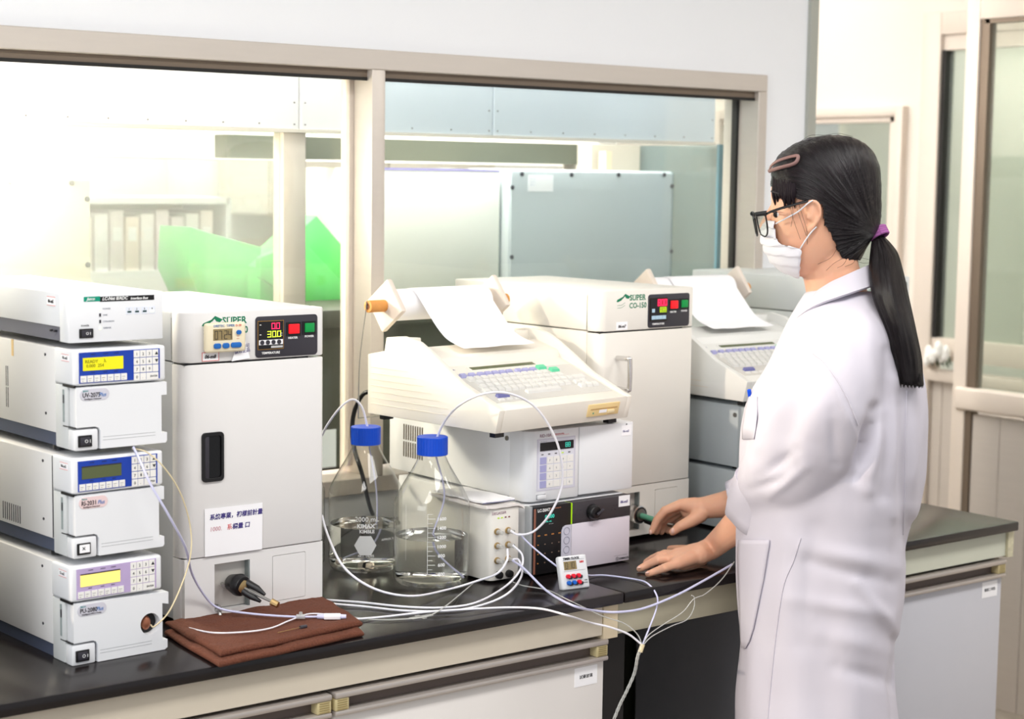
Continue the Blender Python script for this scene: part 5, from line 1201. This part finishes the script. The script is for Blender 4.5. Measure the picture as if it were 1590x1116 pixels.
# collar
R = []
for cx, cy, a, b_, tl in ((1300, 441, 45, .058, -24), (1301, 432, 50, .062, -22), (1299, 436, 58, .072, -20), (1297, 450, 69, .094, -22), (1294, 463, 78, .112, -26), (1294, 466, 76, .108, -26), (1298, 452, 64, .088, -22), (1300, 446, 52, .068, -22)):
    R.append([T(cx+a*cos(t), cy+tl*cos(t)+5*max(0, -cos(t))**3*6, b_*sin(t)) for t in [2*pi*k/56 for k in range(56)]])
M().rings(R, cap=False).build('collar', COATM, person, smooth=60)
# patch pocket, chest pocket, pen, seams
def patch(name, rows, off, th=.002):
    v = []; n = 9
    for py, xa, xb in rows:
        for j in range(n):
            px = xa+(xb-xa)*j/(n-1); v.append(surf(px, py, off))
    f = [(i*n+j, i*n+j+1, (i+1)*n+j+1, (i+1)*n+j) for i in range(len(rows)-1) for j in range(n-1)]
    o = M().add(v, f).build(name, COATM, person, smooth=60); so = o.modifiers.new('t', 'SOLIDIFY'); so.thickness = th; so.offset = -1; return o
patch('hip_pocket', [(838, 1150, 1196), (845, 1149, 1196), (862, 1148, 1193), (900, 1149, 1187), (940, 1151, 1179), (975, 1152, 1172), (995, 1153, 1166), (1006, 1155, 1160)], .0045)
patch('chest_pocket', [(616, 1164, 1177), (640, 1158, 1177), (664, 1154, 1175), (682, 1154, 1172)], .0025, .001)
pen = M().tube([T(1163, 605, .040), T(1166, 626, .030)], .0036, 12).build('pen', CAPB, person, bevel=.001)
def seam(pts, off): M().tube([surf(q.x, q.y, off) for q in spline([(px, py, 0) for px, py in pts], 8)], .0013, 6).build('seam', COATM, person, smooth=80)
seam([(1243, 835), (1232, 870), (1217, 908), (1207, 970), (1199, 1040), (1192, 1116), (1188, 1180)], .0006)
seam([(1262, 548), (1280, 563), (1300, 590), (1318, 624), (1332, 660)], .0004)
seam([(1408, 606), (1406, 680), (1405, 760), (1402, 830)], .0003)

# ---- hair
def hair_mat():
    m = bpy.data.materials.new('black_hair'); m.use_nodes = True; nt = m.node_tree; b = nt.nodes['Principled BSDF']
    b.inputs['Roughness'].default_value = .27; b.inputs['Specular IOR Level'].default_value = .32
    uv = nt.nodes.new('ShaderNodeUVMap'); mp = nt.nodes.new('ShaderNodeMapping'); mp.inputs['Scale'].default_value = (1, .025, 1)
    nz = nt.nodes.new('ShaderNodeTexNoise'); nz.inputs['Scale'].default_value = 120; nz.inputs['Detail'].default_value = 6
    nt.links.new(uv.outputs[0], mp.inputs[0]); nt.links.new(mp.outputs[0], nz.inputs['Vector'])
    cr = nt.nodes.new('ShaderNodeValToRGB'); cr.color_ramp.elements[0].position = .42; cr.color_ramp.elements[0].color = (.003, .002, .003, 1); cr.color_ramp.elements[1].position = .75; cr.color_ramp.elements[1].color = (.022, .014, .018, 1)
    nt.links.new(nz.outputs[0], cr.inputs[0]); nt.links.new(cr.outputs[0], b.inputs['Base Color'])
    bp = nt.nodes.new('ShaderNodeBump'); bp.inputs['Strength'].default_value = .9; bp.inputs['Distance'].default_value = .004
    nt.links.new(nz.outputs[0], bp.inputs['Height']); nt.links.new(bp.outputs[0], b.inputs['Normal']); return m
HAIRM = hair_mat()
def set_uv(o, fn):
    me = o.data; ul = me.uv_layers.new(name='UVMap')
    for l in me.loops: ul.data[l.index].uv = fn(l.vertex_index)
hair = M(); NT = 280; rows = [209.5+(404-209.5)*(k/170)**1.0 for k in range(171)]
CAP = [(209.5, 1286, 1302, .012), (213, 1262, 1322, .038), (219, 1243, 1337, .056), (229, 1224, 1350, .070), (244, 1207, 1361, .080), (265, 1198, 1367, .0865), (295, 1197, 1369, .0885), (318, 1197, 1369, .0865), (340, 1197, 1368, .083), (358, 1200, 1364, .076), (375, 1205, 1352, .068), (392, 1215, 1342, .060), (404, 1230, 1336, .052)]
def bound(py):      # front limit of the hair on the side of the head
    return lerp([(209, 1100), (286, 1100), (290, 1196), (296, 1206), (302, 1222), (310, 1240), (314, 1256), (318, 1275), (332, 1277), (350, 1281), (365, 1290), (385, 1300), (404, 1310)], py)[0]
pts = []; keep = []
for y in rows:
    l, r, hw = lerp(CAP, y); c = (l+r)/2; a = (r-l)/2
    for k in range(NT):
        t = 2*pi*k/NT; x, yy = cos(t), sin(t); q = (abs(x)**2.2+abs(yy)**2.2)**(-1/2.2); px = c+a*x*q; s = hw*yy*q
        pts.append((px, y, s)); keep.append(px >= bound(y)+(3.2*noise.noise(Vector((y*.16, s*60, 1))) if y > 300 else 0))
v = []
for px, py, s in pts:
    an = atan2(py-361, 1361-px); dist = sqrt((px-1361)**2+(py-361)**2)
    g = .0016*noise.noise(Vector((an*26, s*30, .3)))+.0010*noise.noise(Vector((an*60, s*80, 2)))
    p = T(px, py, s); c = T(1282, 310, 0); v.append(p+(p-c).normalized()*g*min(1, dist/40))
idx = {}; vv = []; f = []; uvs = []
def gi(i):
    if i not in idx:
        idx[i] = len(vv); vv.append(v[i]); px, py, s = pts[i]; uvs.append((atan2(py-361, 1361-px)+s*4, sqrt((px-1361)**2+(py-361)**2)*.01))
    return idx[i]
for i in range(len(rows)-1):
    for k in range(NT):
        q = (i*NT+k, i*NT+(k+1) % NT, (i+1)*NT+(k+1) % NT, (i+1)*NT+k)
        if all(keep[j] for j in q): f.append(tuple(gi(j) for j in q))
f.append(tuple(gi(k) for k in range(NT)))
hc = M().add(vv, f).build('hair', HAIRM, person, smooth=0); hc.data.shade_smooth()
set_uv(hc, lambda i: uvs[i])
so = hc.modifiers.new('t', 'SOLIDIFY'); so.thickness = .006; so.offset = -1
# ponytail
PT = [(366, 1355, 1372, .012, .0), (376, 1353, 1382, .018, .006), (392, 1351, 1394, .026, .022), (421, 1349, 1403, .031, .058), (460, 1354, 1411, .033, .100), (517, 1376, 1423, .032, .122), (556, 1384, 1431, .030, .122), (585, 1390, 1433, .026, .117), (597, 1393, 1434, .022, .114)]
R = []; uvp = []; NP = 56
for i in range(60):
    y = 366+(597-366)*i/59; l, r, hw, s0 = lerp(PT, y); c = (l+r)/2; a = (r-l)/2
    row = []
    for k in range(NP):
        t = 2*pi*k/NP; g = 1+.07*noise.noise(Vector((cos(t)*5, sin(t)*5, y*.004)))+.05*noise.noise(Vector((cos(t)*14, sin(t)*14, y*.008)))
        row.append(T(c+a*g*cos(t), y+(4*noise.noise(Vector((k*.9, 0, 0))) if i == 59 else 0), s0+hw*g*sin(t))); uvp.append((t*.9, y*.006))
    R.append(row)
pt_ = M().rings(R).build('ponytail', HAIRM, person, smooth=0); pt_.data.shade_smooth(); set_uv(pt_, lambda i: uvp[i])
# loose ends, fringe and wisps
lk = M()
for k in range(26):
    x0 = 1397+36*(k/25); s0 = .114+.02*sin(k*1.7); lk.tube([T(x0-3, 580, s0), T(x0, 596, s0), T(x0+.6*sin(k), 600+3*abs(sin(k*2.3)), s0)], [.0022, .0016, .0003], 5)
o = lk.build('ponytail_ends', HAIRM, person, smooth=80); set_uv(o, lambda i: (i*.13, .2)); o['kind'] = 'stuff'
fr = M()
def cs(px, py):
    l, r_, hw = lerp(CAP, py); k = min(.999, abs((px-(l+r_)/2)/((r_-l)/2))); return hw*(1-k**2.2)**(1/2.2)
for k in range(18):
    u = k/17; x1 = 1202+31*u; y1 = 313+6*sin(k*2.1)-(12 if 3 < k < 7 else 0)+(4 if u > .5 else 0); s1 = .020+.050*u**.6
    x0 = 1207+36*u
    x1 += 1.8*sin(k*3.7); y0 = 274+8*abs(sin(k*1.9))
    fr.tube(spline([T(x1+1, y0, cs(x1+1, y0)-.007), T(x1, 292, cs(x1, 292)-.0028), T(x1+1.5*sin(k*5), 303, cs(x1, 303)-.0015), T(x1+2.5*sin(k*2.9)+1, y1+2, cs(x1, y1)-.004)], 5), [.0050]*4+[.0056]*3+[.0058, .0058, .0056, .0052, .0046, .0040, .0032, .0022, .0006], 8, flat=.7)
o = fr.build('fringe', mat('fringe_hair', (30, 23, 28), .62, spec=.12, var=.2, scale=200), person, smooth=80); set_uv(o, lambda i: ((i//128)*.11, .0)); o['kind'] = 'stuff'
ws = M()
for P in ([(1226, 312, .074), (1229, 330, .078), (1235, 350, .077), (1243, 372, .070)], [(1234, 314, .078), (1240, 332, .080), (1247, 352, .075), (1252, 366, .070)], [(1230, 312, .076), (1231, 335, .079), (1228, 352, .074)], [(1241, 318, .08), (1246, 335, .080), (1253, 360, .072), (1253, 395, .058)],
          [(1300, 385, .06), (1290, 400, .058), (1270, 410, .056)], [(1315, 398, .055), (1296, 408, .056), (1283, 420, .056)], [(1328, 398, .04), (1345, 402, .03), (1356, 404, .02)], [(1322, 400, .05), (1338, 408, .04), (1350, 408, .03)], [(1330, 396, .045), (1325, 408, .045), (1312, 414, .05)], [(1318, 396, .055), (1310, 410, .056), (1300, 416, .056)],
          [(1262, 216, .05), (1240, 222, .05), (1222, 236, .05)], [(1270, 212, .03), (1300, 207, .02), (1325, 212, .02)], [(1290, 210, .02), (1260, 210, .03), (1245, 218, .04)]):
    ws.tube(spline([T(*p) for p in P], 6), .00028, 5)
o = ws.build('hair_wisps', HAIRM, person, smooth=80); set_uv(o, lambda i: (i*.1, .1)); o['kind'] = 'stuff'
tie = M()
for k in range(4):
    d_ = k*.0042; c0 = T(1357.5, 366.5, .001)+(T(1369, 356, .001)-T(1357.5, 366.5, .001))*0
    ax_ = (T(1372, 380, .01)-T(1358, 352, -.004)).normalized(); up = ax_.orthogonal().normalized(); bi = ax_.cross(up); cc = T(1361.5, 357, 0)+ax_*d_
    tie.tube([cc+(up*cos(2*pi*i/28)+bi*sin(2*pi*i/28))*.0155 for i in range(29)], .0029, 8)
tie.build('hair_tie', PURP, person, smooth=80)
def loop(name, P, r, m_, flat=1, n=8):
    q = spline([T(*p) for p in P+P[:1]], 4); return M().tube(q, r, n, flat=flat).build(name, m_, person, smooth=80)
loop('hair_clip', [(1194, 266, .028), (1199, 256, .036), (1212, 248, .054), (1236, 241.5, .073), (1239, 246, .076), (1233, 254, .077), (1212, 260, .064), (1199, 264, .042)], .0034, CLIPM, .6)

# ---- glasses, mask, eye
def rim(sg):
    P = []
    for u, z in ((.010, 333), (.030, 331), (.056, 331), (.063, 336), (.062, 352), (.054, 363), (.036, 367), (.016, 362), (.010, 348)):
        x = 1171+(z-331)*.18+17*(max(0, u*sg)/.063)-3*(max(0, -u*sg)/.063); P.append((x, z+(0 if sg > 0 else -1), u*sg))
    return P
for sg in (1, -1):
    o = loop('glasses_rim', rim(sg), .0015, BLACK); P = rim(sg)
    M().add([T(*p) for p in P], [tuple(range(len(P)))]).build('lens', PANE, o)
    M().tube([T(P[2][0], 331.5, .05*sg), T(P[3][0]-1, 332, .066*sg)], .0042, 8).build('frame_corner', BLACK, o)
    M().tube(spline([T(1190 if sg > 0 else 1172, 332, .068*sg), T(1200, 327.5, .077*sg), T(1224, 320, .083*sg), T(1254, 312, .084*sg)], 5), .0030, 8, flat=.6).build('temple', BLACK, o, smooth=80)
M().tube([T(1173, 333, .066), T(1190, 330.5, .069)], .0042, 8).build('end_piece', BLACK, person, smooth=80)
M().tube([T(1172, 340, .011), T(1170, 337, 0), T(1172, 340, -.011)], .002, 8).build('glasses_bridge', BLACK, person, smooth=80)
for sg in (1, -1):
    M().ell(T(1210.5, 333, .0342*sg), .0088, .0094, .0062, 16, 10).build('eye', mat('eye_white', (236, 232, 230), .2), person, smooth=80)
    M().ell(T(1205, 333, .0362*sg), .0052, .0050, .0056, 12, 8).build('iris', BLACK, person, smooth=80)
    M().tube(spline([T(1199, 299, .018*sg), T(1198, 297, .030*sg), T(1202, 298, .046*sg), T(1210, 301, .058*sg)], 4), [.0010]*4+[.0017]*8+[.0006], 8).build('eyebrow', mat('brow_hair', (30, 23, 28), .7), person, smooth=80)
    M().tube(spline([T(1201, 330, .022*sg), T(1198, 328, .034*sg), T(1201, 329, .048*sg)], 4), .0014, 6).build('eyelashes', BLACK, person, smooth=80)
MK = [(342, 1190, 1203, .060), (352, 1184, 1204, .062), (366, 1183, 1207, .066), (374, 1184, 1210, .067), (380, 1186, 1222, .067), (387, 1188, 1243, .0665), (400, 1195, 1244, .063), (413, 1205, 1243, .056), (424, 1222, 1242, .046), (431, 1237, 1241, .034)]
v = []; rows = 46; n = 36
for i in range(rows):
    y = 342+(431-342)*i/(rows-1); xf, xe_, hw = lerp(MK, y); xc = 1268; am = math.acos(max(-1, min(1, (xc-xe_)/(xc-xf))))
    for j in range(n):
        a = am*(-1+2*j/(n-1)); ph = (y-346-7*abs(a)/max(am, .01))/15.5; pl = (ph-math.floor(ph)); dx = -3.6*pl*(1 if 346 < y < 424 else 0)
        nose = -0*0
        v.append(T(xc-(xc-xf-dx)*cos(a), y+3*abs(sin(a))*(1 if y < 380 else 0), (hw+.005+.0034*pl)*sin(a)))
f = [(i*n+j, i*n+j+1, (i+1)*n+j+1, (i+1)*n+j) for i in range(rows-1) for j in range(n-1)]
mk = M().add(v, f).build('face_mask', MASKM, person, smooth=50); so = mk.modifiers.new('t', 'SOLIDIFY'); so.thickness = .0015; so.offset = 1
for sg in (1, -1):
    M().tube(spline([T(1205, 347, .052*sg), T(1224, 337, .074*sg), T(1240, 328, .081*sg), T(1254, 316, .088*sg), T(1262, 311, .088*sg)], 5), .0013, 6).build('ear_loop', MASKM, mk, smooth=80)
    M().tube(spline([T(1242, 387, .064*sg), T(1250, 374, .074*sg), T(1260, 360, .080*sg), T(1268, 352, .082*sg)], 5), .0013, 6).build('ear_loop', MASKM, mk, smooth=80)
